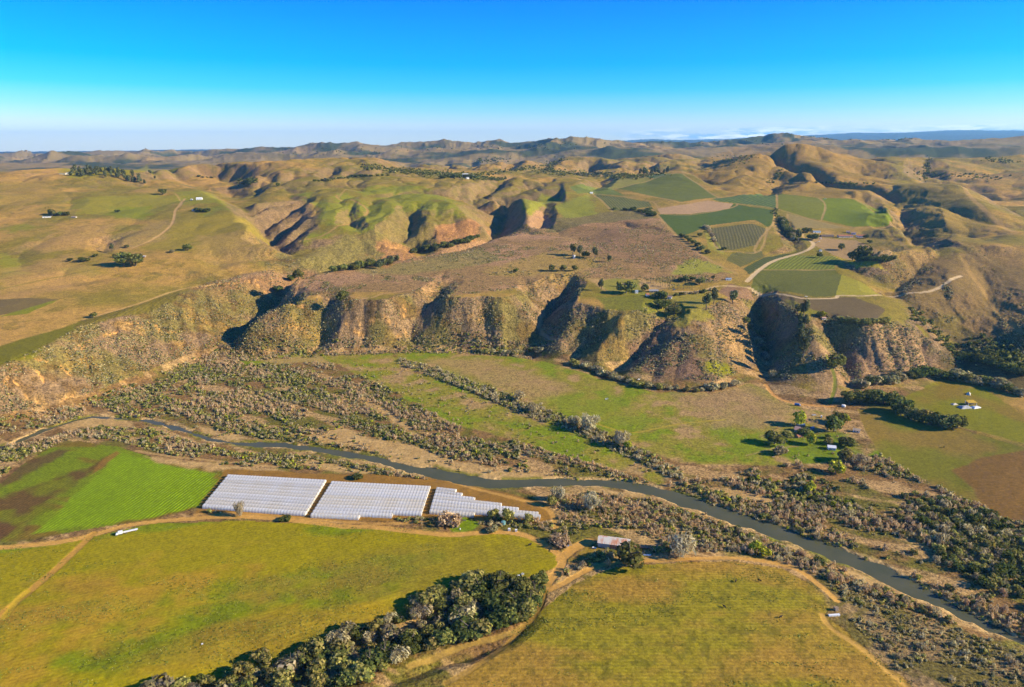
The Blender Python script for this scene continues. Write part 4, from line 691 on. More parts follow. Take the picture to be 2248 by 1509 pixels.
strip([(1250,795),(1300,812),(1345,832),(1400,848),(1450,852),(1540,860),(1620,845)], 34, ('olive','brush','grey'), 13, 'bushy tree along the foot of the nose hill', 'bushes along the foot of the nose hill', 6, 1.3, name='bush', cat='bush')
# palms of the mesa drive
def palm_mesh():
    V = []; Q = []; Cc = []
    def q4(a, b, c, d, col):
        i = len(V); V.extend([a, b, c, d]); Q.append((i, i+1, i+2, i+3)); Cc.extend([(*col, 1)]*4)
    rr = random.Random(4)
    for k in range(34):
        a = k*2.399; e = rr.uniform(-.5, 1.1); d = Vector((math.cos(a), math.sin(a), 0)); s = Vector((-math.sin(a), math.cos(a), 0))*.22; p0 = Vector((0, 0, 7)); p1 = p0+d*1.2+Vector((0, 0, e*1.1)); p2 = p0+d*2.2+Vector((0, 0, e*1.1-.9)); c = random.choice([(.14,.15,.05),(.22,.18,.08),(.10,.12,.04)])
        q4(p0-s*.4, p0+s*.4, p1+s, p1-s, c); q4(p1-s, p1+s, p2+s*.2, p2-s*.2, c)
    cr = (np.array([tuple(v) for v in V]), np.array(Q), np.array(Cc)); t = trunk_arrays(7, .28, 5, 0); return leafmesh('palm_crown', cr), mesh_from('palm_trunk', *t, BARK).data
pc, pk = palm_mesh()
for k, (x, y) in enumerate([(1420,623),(1428,621),(1434,623),(1441,623),(1448,622),(1450,630),(1455,628),(1460,630),(1466,630),(1470,632),(1475,635),(1480,634),(1487,636),(1468,636),(1490,634),(1500,636),(1508,636),(1513,634),(1520,636),(1478,640)]):
    p = place(x, y); e = ob('palm_tree', None); e.location = p; s = 13*mpp(p)/9*random.uniform(.85, 1.1); e.scale = (s, s, s); e.rotation_euler = (0, 0, random.random()*6); ob('crown', pc, e); ob('trunk', pk, e); tag(e, 'small palm of the double row along the mesa drive', 'palm tree', 'palms along the mesa drive')
# --- the wooded ditch in the foreground: every tree on its own
GR = [(330,1520),(500,1482),(640,1440),(760,1400),(860,1358),(940,1318),(1010,1296),(1060,1290),(1130,1300),(1185,1295),(1190,1330),(1150,1372),(1060,1402),(960,1432),(880,1460),(760,1520),(600,1560),(420,1560)]
GP = [tuple(flat(x, y, 0)[:2]) for x, y in GR]; n = 0; pts_ = []
for _ in range(9000):
    x = random.uniform(300, 1200); y = random.uniform(1285, 1560); q = flat(x, y, 0)
    if not inpoly(GP, np.array([q[0]]), np.array([q[1]]))[0]: continue
    if all((q[0]-a)**2+(q[1]-b)**2 > 6.6**2 for a, b in pts_): pts_.append((q[0], q[1]))
pts_.sort(key=lambda q: q[1])
for x, y in pts_:
    px = x/y*1499*.95+1124; r_ = random.random(); far_ = px > 980
    kind = ('dark' if r_ < .3 else 'oak' if r_ < .62 else 'olive' if r_ < .85 else 'brush2') if far_ else ('olive' if r_ < .42 else 'brush2' if r_ < .62 else 'grey' if r_ < .70 else 'oak' if r_ < .92 else 'dark')
    hh = random.uniform(6, 13) if far_ else random.uniform(3.5, 11); kind = 'brush' if kind == 'brush2' else kind
    lab = {'dark': 'dense dark green tree in the wooded ditch between the two near fields', 'oak': 'dark oak in the wooded ditch between the two near fields', 'olive': 'yellowish olive tree in the wooded ditch between the near fields', 'brush': 'low brown green tree in the wooded ditch between the near fields', 'grey': 'grey leafless tree in the wooded ditch between the near fields'}[kind]
    tree((x, y, float(height(x, y))), kind, hh, lab, 'tree', kind+' trees in the wooded ditch', parts=True, wide=random.uniform(.95, 1.5))
print('ditch trees', len(pts_))
# ------------------------------------------------------------------ river scrub
def wp(l): return [tuple(flat(x, y, 0)[:2]) for x, y in l]
REG = [(wp([(60,950),(150,905),(300,858),(470,785),(540,803),(720,797),(850,852),(1000,935),(1250,1004),(1450,1064),(1700,1026),(1880,1015),(1935,1008),(2000,1048),(2110,1098),(2330,1180),(2330,1430),(2100,1335),(1980,1262),(1680,1152),(1450,1080),(1340,1052),(1150,1050),(960,1030),(800,990),(620,965),(460,955),(330,915),(150,920)]), 2.6, .39),
 (wp([(-160,1010),(100,965),(200,935),(330,940),(500,992),(700,1003),(850,1032),(950,1056),(740,1038),(500,1028),(360,1003),(260,973),(170,963),(60,1005),(0,1055),(-160,1110)]), 2.5, .33),
 (wp([(1210,1092),(1300,1078),(1440,1097),(1600,1155),(1780,1225),(1950,1285),(2100,1375),(1900,1310),(1800,1275),(1720,1240),(1620,1219),(1480,1222),(1400,1228),(1450,1200),(1385,1168),(1300,1163),(1235,1195),(1190,1168),(1228,1150)]), 2.5, .30),
 (wp([(1800,1270),(1990,1345),(2300,1450),(2400,1640),(2090,1600),(1960,1475),(1880,1395),(1850,1330)]), 2.6, .35),
 (wp([(1040,1150),(1200,1148),(1212,1170),(1170,1172),(1110,1162),(1050,1164)]), 2.8, .1), (wp([(860,1146),(975,1146),(985,1162),(880,1156)]), 2.2, .2), (wp([(430,1131),(700,1143),(860,1147),(860,1152),(640,1139),(430,1134)]), 2.2, .45),
 (wp([(880,790),(950,808),(1050,845),(1150,880),(1300,938),(1400,985),(1500,1035),(1500,1060),(1360,998),(1240,945),(1130,905),(1040,865),(940,828),(875,802)]), 3.4, .30),
 (wp([(0,930),(150,900),(300,846),(470,776),(700,774),(870,766),(1010,764),(1160,770),(1170,790),(1000,780),(870,780),(700,788),(500,800),(320,868),(150,925),(0,955)]), 3.3, .40),
 (wp([(1980,1095),(2100,1110),(2330,1190),(2330,1330),(2150,1290),(2030,1200)]), 4.0, .12), (wp([(1240,1262),(1310,1222),(1380,1222),(1330,1238),(1270,1262)]), 2.2, .2), (wp([(1190,1290),(1225,1265),(1250,1270),(1215,1290)]), 2.2, .2)]
SK = dict(mauve=(1.7,1.35,5,62,.36,1.9,.9), grey=(1.9,1.1,5,62,.40,1.7,.5), olive=(1.9,.95,5,56,.44,1,0), dark=(2.1,.95,5,60,.46,1,0), yel=(1.5,1.2,4,46,.38,1.1,0), brush=(1.6,.8,4,46,.42,1.2,0), straw=(1.3,.8,4,36,.40,1.6,.6))
PROTO = {k: [crown_arrays(a[0], hash_(k)+v, a[3], a[4], G[k], a[2], a[1], .62, a[5], 0, a[6]) for v in range(4)] for k, a in SK.items()}
BM = {k: [leafmesh('shrub', crown_arrays(a[0], hash_(k)+v+50, a[3]*4, a[4]*.55, G[k], a[2]+3, a[1], .62, a[5], 0, a[6])) for v in range(3)] for k, a in SK.items()}
def project(x, y, z):
    d = y*cp_+(H-z)*sp_; return 1124+F*x/d, 754.5+F*((H-z)*cp_-y*sp_)/d
INST = []
for ri, (P, sp, gap) in enumerate(REG):
    A = np.array(P); x0, y0 = A.min(0); x1, y1 = A.max(0); gx_ = np.arange(x0, x1, sp); gy_ = np.arange(y0, y1, sp); X, Y = np.meshgrid(gx_, gy_); X = X+rng.uniform(-.6, .6, X.shape)*sp; Y = Y+rng.uniform(-.6, .6, Y.shape)*sp; X, Y = X.ravel(), Y.ravel()
    m = inpoly(P, X, Y) & (np.abs(X/Y) < .925); X, Y = X[m], Y[m]; al = X*CR_+Y*SR_; ac = -X*SR_+Y*CR_; dn = fbm(al*.35, ac, 24, 3, 300)*.6+fbm(X, Y, 13, 2, 301)*.4
    m = dn > gap+.06*(rng.random(len(X))-.5)+(.06 if ri in (0, 1) else 0); X, Y, dn = X[m], Y[m], dn[m]; fi, fj = gidx(X, Y); ii = np.round(fi).astype(int); jj = np.round(fj).astype(int); m = (RIV[ii, jj] > -.6) & ((SANDM[ii, jj] < .5) | (rng.random(len(X)) < .1)) & (ID[ii, jj] != 3) & (ID[ii, jj] != 2); X, Y, dn = X[m], Y[m], dn[m]
    z = height(X, Y); t = fbm((X*CR_+Y*SR_)*.45, -X*SR_+Y*CR_, 34, 3, 305); t2 = rng.random(len(X)); riv = RIV[ii[m], jj[m]]
    for k in range(len(X)):
        east = X[k] > 180; s = .40+1.15*rng.random()**2.8+.35*(dn[k]-.4)
        if ri in (7,): kd = 'grey' if t2[k] < .5 else 'olive' if t2[k] < .8 else 'brush'; s *= 1.35
        elif ri == 3: kd = 'straw' if t2[k] < .45 else 'brush' if t2[k] < .7 else 'grey' if t2[k] < .88 else 'olive'; s *= .75
        elif ri == 9: kd = 'dark' if t2[k] < .22 else 'olive' if t2[k] < .7 else 'brush' if t2[k] < .86 else 'grey'; s *= 1.5
        elif riv[k] < 5 and t2[k] < .5: kd = 'yel' if t2[k] < .18 else 'olive'; s *= .55 if X[k] > 0 else .85
        elif t[k] > .55: kd = 'dark' if t2[k] < .12 else 'olive' if t2[k] < .52 else 'yel' if t2[k] < .60 else 'brush' if t2[k] < .8 else 'grey'
        elif t[k] > .48: kd = 'olive' if t2[k] < .3 else 'brush' if t2[k] < .5 else 'mauve' if t2[k] < .75 else 'grey'
        else: kd = 'mauve' if t2[k] < .50 else 'grey' if t2[k] < .66 else 'straw' if t2[k] < .70 else 'brush' if t2[k] < .86 else 'olive'
        if east: s *= 1.25
        INST.append((X[k], Y[k], z[k], kd, s, rng.random()*6.283))
# meadow south of the hedge: scattered small bushes; meadows: few
for P, n, sz in ((wp([(760,800),(900,812),(1060,872),(1200,922),(1400,1002),(1480,1050),(1250,1000),(1000,930),(850,850)]), 420, .8), (wp([(900,780),(1300,860),(1700,900),(1800,1000),(1500,1010),(1200,890)]), 60, .4), (wp([(1700,930),(1850,925),(1900,1010),(1720,1015)]), 60, .8)):
    A = np.array(P); (x0, y0), (x1, y1) = A.min(0), A.max(0); X = rng.uniform(x0, x1, n*3); Y = rng.uniform(y0, y1, n*3); m = inpoly(P, X, Y); X, Y = X[m][:n], Y[m][:n]; z = height(X, Y)
    INST += [(X[k], Y[k], z[k], ('grey', 'straw', 'mauve', 'olive')[k % 4], sz*rng.uniform(.5, 1.3), rng.random()*6) for k in range(len(X))]
def vis(q):
    px, py = project(q[0], q[1], q[2]); return -5 < px < 2253 and py < 1509
def stuff_mesh(name, inst, protos, label):
    VV_, QQ, CC, b = [], [], [], 0
    for (x, y, z, kd, s, a) in inst:
        v, q, c = protos[kd][int(a*7) % len(protos[kd])]; ca, sa = math.cos(a)*s, math.sin(a)*s
        VV_.append(np.stack([v[:, 0]*ca-v[:, 1]*sa+x, v[:, 0]*sa+v[:, 1]*ca+y, v[:, 2]*s+z-.15], 1)); QQ.append(q+b); b += len(v); c = c.copy(); c[:, :3] *= .86+.4*((x*7.31+y*3.17) % 1); CC.append(c)
    o = mesh_from(name, np.concatenate(VV_), np.concatenate(QQ), LEAF); attr(o.data, 'leaf_tone', np.concatenate(CC), 'C'); COL.objects.link(o); tag(o, label, 'scrub', None, 'stuff'); print(name, len(inst), len(QQ) and b//4); return o
key = sorted([k for k, q in enumerate(INST) if vis(q)], key=lambda k: -INST[k][4]*SK[INST[k][3]][0]/INST[k][1])[:300]; ks = set(key)
nmz = {'mauve': ('mauve leafless bush in the riverside scrub', 'mauve leafless bushes by the river'), 'grey': ('grey twiggy bush in the riverside scrub', 'grey twiggy bushes by the river'), 'olive': ('olive green bush in the riverside scrub', 'olive green bushes by the river'), 'dark': ('dark green bush in the riverside thicket', 'dark green bushes by the river'), 'yel': ('yellow green bush by the river', 'yellow green bushes by the river'), 'brush': ('low brownish green bush in the river scrub', 'brownish green bushes by the river'), 'straw': ('straw coloured dry bush in the river scrub', 'straw coloured bushes by the river')}
for k in key:
    x, y, z, kd, s, a = INST[k]; o = ob('shrub', BM[kd][int(a*5) % 3]); o.location = (x, y, z-.15); o.rotation_euler = (0, 0, a); o.scale = (s*1.05,)*3; tag(o, nmz[kd][0], 'bush', nmz[kd][1])
stuff_mesh('river_scrub', [q for k, q in enumerate(INST) if k not in ks], PROTO, 'mass of bare and green bushes filling the flood plain')
# brush on the bluffs and the mesa
BP = {k: [crown_arrays(1.0, 400+v+hash_(k), 9, .40, G[k], 2, .8) for v in range(4)] for k in ('brush', 'straw', 'grey', 'olive', 'dark')}
n = 190000; Y = np.exp(rng.uniform(math.log(760), math.log(1750), n)); X = rng.uniform(-.80, .80, n)*Y; fi, fj = gidx(X, Y); ii, jj = np.round(fi).astype(int), np.round(fj).astype(int)
pr = .95*sst(.25, .38, slb[ii, jj])*(ZZ[ii, jj] > 4)*(1-sst(1250, 1500, Y)); dn = fbm(X, Y, 34, 3, 320); pr = pr*sst(.40, .56, dn)
ms = np.zeros(n, bool); mp = [tuple(place(*q)[:2]) for q in MESA]; ms = inpoly(mp, X, Y); pr = np.maximum(pr, ms*.6*sst(.47, .57, fbm(X, Y, 60, 3, 160)*.5+fbm(X, Y, 18, 3, 103)*.5)); pr *= (ID[ii, jj] == 1)
m = rng.random(n) < pr; X, Y = X[m], Y[m]; z = height(X, Y); BI = [(X[k], Y[k], z[k], ('brush', 'straw', 'grey', 'brush', 'olive', 'brush', 'dark')[int(rng.random()*7)], rng.uniform(.7, 1.9), rng.random()*6.28) for k in range(len(X))]
stuff_mesh('hillside_brush', BI, BP, 'low brush speckling the bluffs and the mesa')
# far woods in the ravines of the middle distance: too many and too small to tell apart
WP_ = {k: [crown_arrays(3.6, 700+v+hash_(k), 16, 1.3, G[k], 4, .85) for v in range(4)] for k in ('oak', 'dark', 'olive')}
WI = []
for pts, n, jx, jy in (([(800,366),(870,376),(950,380),(1010,385),(1060,388)],420,22,6),([(860,372),(960,384)],160,30,6),([(985,388),(1060,392),(1100,394)],160,22,4),([(1060,384),(1130,372),(1200,366)],150,20,4),([(1190,376),(1260,382),(1330,384),(1400,388)],420,26,6),([(1240,350),(1210,362),(1205,372)],130,10,5),([(1340,390),(1450,384)],160,22,4),([(690,399),(760,392),(810,386)],60,10,2),([(1560,355),(1640,345),(1600,366)],60,30,5),([(2010,380),(2060,385),(2130,388),(2200,395)],110,26,8),([(2170,350),(2230,356)],80,24,5),([(2040,345),(2036,372),(2028,395)],70,6,6),([(1700,462),(1716,490),(1740,525)],90,8,5),([(1910,560),(1960,600)],0,8,8),([(2000,680),(2070,745),(2110,790)],80,12,8),([(560,395),(530,405)],50,16,5),([(640,330),(900,330),(1200,322),(1700,312)],160,60,10),([(1780,300),(1900,306),(2000,306)],120,60,3),([(2150,760),(2250,800)],160,50,26),([(1800,402),(1850,404),(1900,404)],60,20,2),([(1690,402),(1720,372)],40,8,5),([(1050,355),(1100,350)],60,20,6)):
    for k in range(n):
        t = random.random()*(len(pts)-1); i = min(int(t), len(pts)-2); f = t-i; x = pts[i][0]*(1-f)+pts[i+1][0]*f+random.gauss(0, jx*.5); y = pts[i][1]*(1-f)+pts[i+1][1]*f+random.gauss(0, jy*.5); p = place(x, y)
        if p[1] > 9000 or p[1] < 800: continue
        WI.append((p[0], p[1], p[2], ('oak', 'dark', 'oak', 'olive')[int(random.random()*3.4)], random.uniform(.7, 1.5)*(1 if p[1] < 4000 else 1.8), random.random()*6.28))
stuff_mesh('far_woods', WI, WP_, 'dark oak woods filling the far ravines')
# weeds standing in the two near fields, in broken drifts along the furrows
G['weed'] = [(.16,.19,.03),(.12,.15,.03),(.20,.22,.04)]; WD = {k: [crown_arrays(.34, 800+v+hash_(k), 5, .26, G[k], 2, .7) for v in range(4)] for k in ('weed', 'dark', 'olive')}
FI = []
for P, n in ((wp([(0,1215),(200,1185),(530,1148),(830,1166),(1110,1176),(1220,1225),(1130,1278),(900,1350),(500,1490),(330,1525),(-100,1600)]), 42000), (wp([(960,1520),(1190,1340),(1350,1248),(1620,1240),(1790,1300),(1870,1400),(2030,1530)]), 16000)):
    A = np.array(P); (x0, y0), (x1, y1) = A.min(0), A.max(0); X = rng.uniform(x0, x1, n); Y = rng.uniform(y0, y1, n); m = inpoly(P, X, Y) & (fbm(X*.32, Y*1.0-X*.22, 40, 4, 205)*.6+fbm(X*.3, Y, 8, 2, 390)*.4 > .52); X, Y = X[m], Y[m]; z = height(X, Y)
    FI += [(X[k], Y[k], z[k]+.1, ('weed', 'dark', 'weed', 'olive')[k % 4], rng.uniform(.4, 1.3), rng.random()*6) for k in range(len(X))]
stuff_mesh('field_weeds', FI, WD, 'green weeds drifting in lines across the near fields')
# ------------------------------------------------------------------ built things
class MB:
    def __init__(s): s.V = []; s.Q = []
    def face(s, pts): i = len(s.V); s.V.extend([tuple(p) for p in pts]); s.Q.append(tuple(range(i, i+len(pts))))
    def box(s, x0, x1, y0, y1, z0, z1):
        i = len(s.V); s.V += [(x, y, z) for x in (x0, x1) for y in (y0, y1) for z in (z0, z1)]; s.Q += [tuple(i+j for j in f) for f in ((0,1,3,2),(4,6,7,5),(0,4,5,1),(2,3,7,6),(0,2,6,4),(1,5,7,3))]; return s
    def hexa(s, b, t):     # four bottom and four top points
        i = len(s.V); s.V += [tuple(p) for p in b+t]; s.Q += [tuple(i+j for j in f) for f in ((3,2,1,0),(4,5,6,7),(0,1,5,4),(1,2,6,5),(2,3,7,6),(3,0,4,7))]; return s
    def cyl(s, c, r, h, axis='z', n=14, r2=None):
        i = len(s.V); r2 = r if r2 is None else r2
        for k, rr in ((0, r), (1, r2)):
            for j in range(n):
                t = j*6.28318/n; a, b = math.cos(t)*rr, math.sin(t)*rr
                s.V.append((c[0]+a, c[1]+b, c[2]+h*k) if axis == 'z' else (c[0]+a, c[1]+h*k, c[2]+b) if axis == 'y' else (c[0]+h*k, c[1]+a, c[2]+b))
        for j in range(n): s.Q.append((i+j, i+(j+1) % n, i+n+(j+1) % n, i+n+j))
        s.Q.append(tuple(i+j for j in range(n-1, -1, -1))); s.Q.append(tuple(i+n+j for j in range(n))); return s
    def mesh(s, name, m, bev=0):
        me = bpy.data.meshes.new(name); me.from_pydata(s.V, [], s.Q); me.materials.append(m); me.update(); return me
    def add(s, name, m, parent=None, bev=0):
        o = ob(name, s.mesh(name, m), parent)
        if bev: b = o.modifiers.new('edge', 'BEVEL'); b.width = bev; b.segments = 2; b.limit_method = 'ANGLE'
        return o
WHITE = flatmat('white_paint', (.80,.79,.74), .6, 0, .12); CREAM = flatmat('cream_wall', (.62,.56,.44), .8, 0, .2); DARKG = flatmat('dark_glass', (.03,.04,.05), .15); BLUE = flatmat('blue_paint', (.03,.16,.42), .5); TEAL = flatmat('teal_plastic', (.16,.34,.33), .5); RUST = flatmat('rusty_iron', (.36,.15,.06), .85, 0, .3, 1.2, (.55,.30,.16)); RED = flatmat('red_paint', (.42,.06,.03), .6); YEL = flatmat('yellow_paint', (.62,.38,.02), .5); GREYM = flatmat('grey_metal', (.40,.40,.38), .5, 0, .3); BLACK = flatmat('black_rubber', (.02,.02,.02), .9); WOOD = flatmat('weathered_wood', (.34,.24,.15), .9, 0, .35, 2.0); REDTILE = flatmat('red_tiles', (.42,.16,.08), .85, 0, .3, 1.5); PINKR = flatmat('pink_shingle', (.52,.32,.24), .85, 0, .2, 1.5); SLATE = flatmat('blue_grey_roof', (.30,.38,.46), .6, 0, .2)
def sheetmat(name, c1, c2, thr=.55, freq=7.0):
    m, nt = mat(name); tc = nd(nt, 'ShaderNodeTexCoord'); sx = nd(nt, 'ShaderNodeSeparateXYZ', {0: tc.outputs['Object']}); st = nd(nt, 'ShaderNodeTexNoise', {'Vector': VM(nt, 'MULTIPLY', tc.outputs['Object'], (1.2, .12, .25)), 'Scale': 1.0, 'Detail': 4.0, 'Roughness': .7}); pn = nd(nt, 'ShaderNodeTexNoise', {'Vector': tc.outputs['Object'], 'Scale': .16, 'Detail': 2.0})
    f = nd(nt, 'ShaderNodeMapRange', {0: M(nt, 'ADD', M(nt, 'MULTIPLY', st.outputs[0], .5), M(nt, 'MULTIPLY', pn.outputs[0], .5)), 1: thr-.06, 2: thr+.06}); x = nd(nt, 'ShaderNodeMix', {0: f.outputs[0]}, data_type='RGBA'); x.inputs[6].default_value = (*c1, 1); x.inputs[7].default_value = (*c2, 1)
    w = M(nt, 'SINE', M(nt, 'MULTIPLY', sx.outputs[0], freq)); bp = nd(nt, 'ShaderNodeBump', {'Height': w, 'Strength': .5, 'Distance': .06}); b = nd(nt, 'ShaderNodeBsdfPrincipled', {'Base Color': x.outputs[2], 'Roughness': .6, 'Normal': bp.outputs[0]}); nd(nt, 'ShaderNodeOutputMaterial', {'Surface': b.outputs[0]}); return m
CORR = sheetmat('corrugated_roof', (.66,.60,.47), (.62,.26,.12), .53); CORW = sheetmat('corrugated_wall', (.46,.43,.36), (.36,.15,.07), .55)
def group_rot(a, b): return math.atan2(b[1]-a[1], b[0]-a[0])
# --- polytunnels
def filmmat(name, c):
    m, nt = mat(name); tc = nd(nt, 'ShaderNodeTexCoord'); n = nd(nt, 'ShaderNodeTexNoise', {'Vector': VM(nt, 'MULTIPLY', tc.outputs['Object'], (.05, .4, .4)), 'Scale': 2.0, 'Detail': 4.0}); oi = nd(nt, 'ShaderNodeObjectInfo')
    f = nd(nt, 'ShaderNodeMapRange', {0: M(nt, 'ADD', n.outputs[0], M(nt, 'MULTIPLY', M(nt, 'SUBTRACT', oi.outputs['Random'], .5), .25)), 1: .45, 2: .75}); x = nd(nt, 'ShaderNodeMix', {0: f.outputs[0]}, data_type='RGBA'); x.inputs[6].default_value = (*c, 1); x.inputs[7].default_value = (c[0]*.92, c[1]*.84, c[2]*.68, 1)
    sx = nd(nt, 'ShaderNodeSeparateXYZ', {0: tc.outputs['Object']}); s = M(nt, 'POWER', M(nt, 'ABSOLUTE', M(nt, 'COSINE', M(nt, 'MULTIPLY', sx.outputs[0], 3.14159/3.0))), 9.0); x2 = nd(nt, 'ShaderNodeMix', {0: M(nt, 'MULTIPLY', s, .6), 6: x.outputs[2]}, data_type='RGBA'); x2.inputs[7].default_value = (.42, .40, .34, 1)  # scallop shading painted into the film colour: darker line at each hoop
    d = nd(nt, 'ShaderNodeBsdfPrincipled', {'Base Color': x2.outputs[2], 'Roughness': .45}); t = nd(nt, 'ShaderNodeBsdfTranslucent', {'Color': x.outputs[2]}); mm = nd(nt, 'ShaderNodeMixShader', {0: .28, 1: d.outputs[0], 2: t.outputs[0]}); nd(nt, 'ShaderNodeOutputMaterial', {'Surface': mm.outputs[0]}); return m
FILM = [filmmat('white_film', (.84,.82,.75)), filmmat('cream_film', (.80,.75,.62)), filmmat('grey_film', (.76,.75,.70))]
def tunnel(A, B_, w, h, film, label, group):
    A, B_ = np.array(A), np.array(B_); Ln = float(np.hypot(*(B_-A)[:2])); nb = max(2, int(round(Ln/3.0))); bay = Ln/nb; NS = 12; V = []; Q = []; sub = 4
    prof = [(math.cos(math.pi*(1-k/NS)), math.sin(math.pi*k/NS)**.72) for k in range(NS+1)]
    for i in range(nb*sub+1):
        s = i/sub; f = abs(math.sin(math.pi*(s % 1))); g = .95+.06*f; sag = rng.uniform(-.01, .01)
        for (a, b) in prof: V.append((s*bay, a*w/2*min(g, 1.0), b*h*(g+sag)))
    for i in range(nb*sub):
        for k in range(NS): a = i*(NS+1)+k; Q.append((a, a+NS+1, a+NS+2, a+1))
    e = ob('polytunnel', None); e.location = (A[0], A[1], float(height(A[0], A[1]))-.05); e.rotation_euler = (0, -math.atan2(float(height(*B_[:2])-height(*A[:2])), Ln), group_rot(A, B_)); m = mesh_from('cover', V, Q, film); m.data.polygons.foreach_set('use_smooth', np.ones(len(Q), bool)); COL.objects.link(m); m.parent = e
    for x, sg in ((.02, 1), (Ln-.02, -1)):
        b = MB(); b.face([(x, a*w/2*.955, z*h*.955) for a, z in prof]); b.add('end_sheet', film, e); c = MB()
        for k in range(NS): (a0, z0), (a1, z1) = prof[k], prof[k+1]; c.hexa([(x-.06, a0*w/2*.97, z0*h*.97), (x+.06, a0*w/2*.97, z0*h*.97), (x+.06, a1*w/2*.97, z1*h*.97), (x-.06, a1*w/2*.97, z1*h*.97)], [(x-.06, a0*w/2*1.01, z0*h*1.01), (x+.06, a0*w/2*1.01, z0*h*1.01), (x+.06, a1*w/2*1.01, z1*h*1.01), (x-.06, a1*w/2*1.01, z1*h*1.01)])
        c.add('hoop', GREYM, e)
    tag(e, label, 'polytunnel', group); return e
def lerp(a, b, t): return tuple(a[i]*(1-t)+b[i]*t for i in range(len(a)))
ORD = ['first', 'second', 'third', 'fourth', 'fifth', 'sixth', 'seventh', 'eighth', 'ninth', 'tenth', 'eleventh', 'twelfth']
def block(TL, TR, BR, BL, n, ends, nm, grp, first=0):
    tl, tr, br, bl = [flat(*q, 4) for q in (TL, TR, BR, BL)]; w = math.hypot(bl[0]-tl[0], bl[1]-tl[1])/n*abs(math.sin(math.atan2(bl[1]-tl[1], bl[0]-tl[0])-group_rot(tl, tr)))
    for k in range(n):
        t = (k+.5)/n; a = lerp(tl, bl, t); b = lerp(tr, br, t)
        if k in ends: q = flat(ends[k], TR[1]*(1-t)+BR[1]*t, 4); f = (q[0]-a[0])/(b[0]-a[0]); b = lerp(a, b, f)
        col = 0 if k not in (5, 7, 9) else 1
        if (k*7+n) % 5 == 0: col = 2
        how = 'backmost' if k == 0 else 'frontmost' if k == n-1 else ORD[k]+' from the back'
        tunnel(a, b, w*1.0, 3.3, FILM[col], f'long white plastic tunnel, {how} of the {nm} block', grp)
block((503,1044),(716,1055),(670,1134),(445,1117), 11, {}, 'left', 'polytunnels of the left block')
block((730,1058),(945,1068),(920,1148),(682,1137), 12, {11: 786, 10: 860}, 'middle', 'polytunnels of the middle block')
block((960,1070),(1190,1098),(1186,1145),(943,1128), 8, {0: 997, 1: 1011, 2: 1040, 3: 1100, 4: 1138, 5: 1182, 6: 1186, 7: 1040}, 'right', 'polytunnels of the right block')
# --- houses
def house(px, py, L_, W_, Hh, rise, wall, roofm, label, cat='house', rot=0, name='house', over=.5, doors=1, wins=3, chim=False, group=None):
    p = place(px, py); e = ob(name, None); e.location = (p[0], p[1], p[2]-.2); e.rotation_euler = (0, 0, rot); l, w = L_/2, W_/2; z0 = -.6
    b = MB().box(-l, l, -w, w, z0, Hh); i = b
    i.face([(-l, -w, Hh), (-l, w, Hh), (-l, 0, Hh+rise-.08)]); i.face([(l, w, Hh), (l, -w, Hh), (l, 0, Hh+rise-.08)]); b.add('wall', wall, e)
    r = MB(); lo, wo = l+over, w+over; zz = Hh-rise*over/w
    for s in (-1, 1): r.hexa([(-lo, 0, Hh+rise), (lo, 0, Hh+rise), (lo, s*wo, zz), (-lo, s*wo, zz)][::s], [(-lo, 0, Hh+rise+.15), (lo, 0, Hh+rise+.15), (lo, s*wo, zz+.15), (-lo, s*wo, zz+.15)][::s])
    ro = r.add('roof', roofm, e)
    if chim: MB().box(l*.4, l*.4+.8, .6, 1.3, Hh+rise*.3, Hh+rise+1.0).add('chimney', CREAM, ro)
    for k in range(doors): x = -l*.45+k*l*.9; d = MB().box(x-.55, x+.55, -w-.06, -w+.02, 0, 2.1).add('door', WOOD, e)
    for k in range(wins):
        x = -l+L_*(k+1)/(wins+1)+1.0
        if x < l-.8: f = MB().box(x-.65, x+.65, -w-.05, -w+.02, .95, 2.1).add('window', WHITE, e); MB().box(x-.52, x+.52, -w-.09, -w-.052, 1.07, 1.98).add('pane', DARKG, f)
    MB().box(l-.01, l+.05, -.6, .6, 1.0, 2.1).add('window', DARKG, e)
    tag(e, label, cat, group); return e
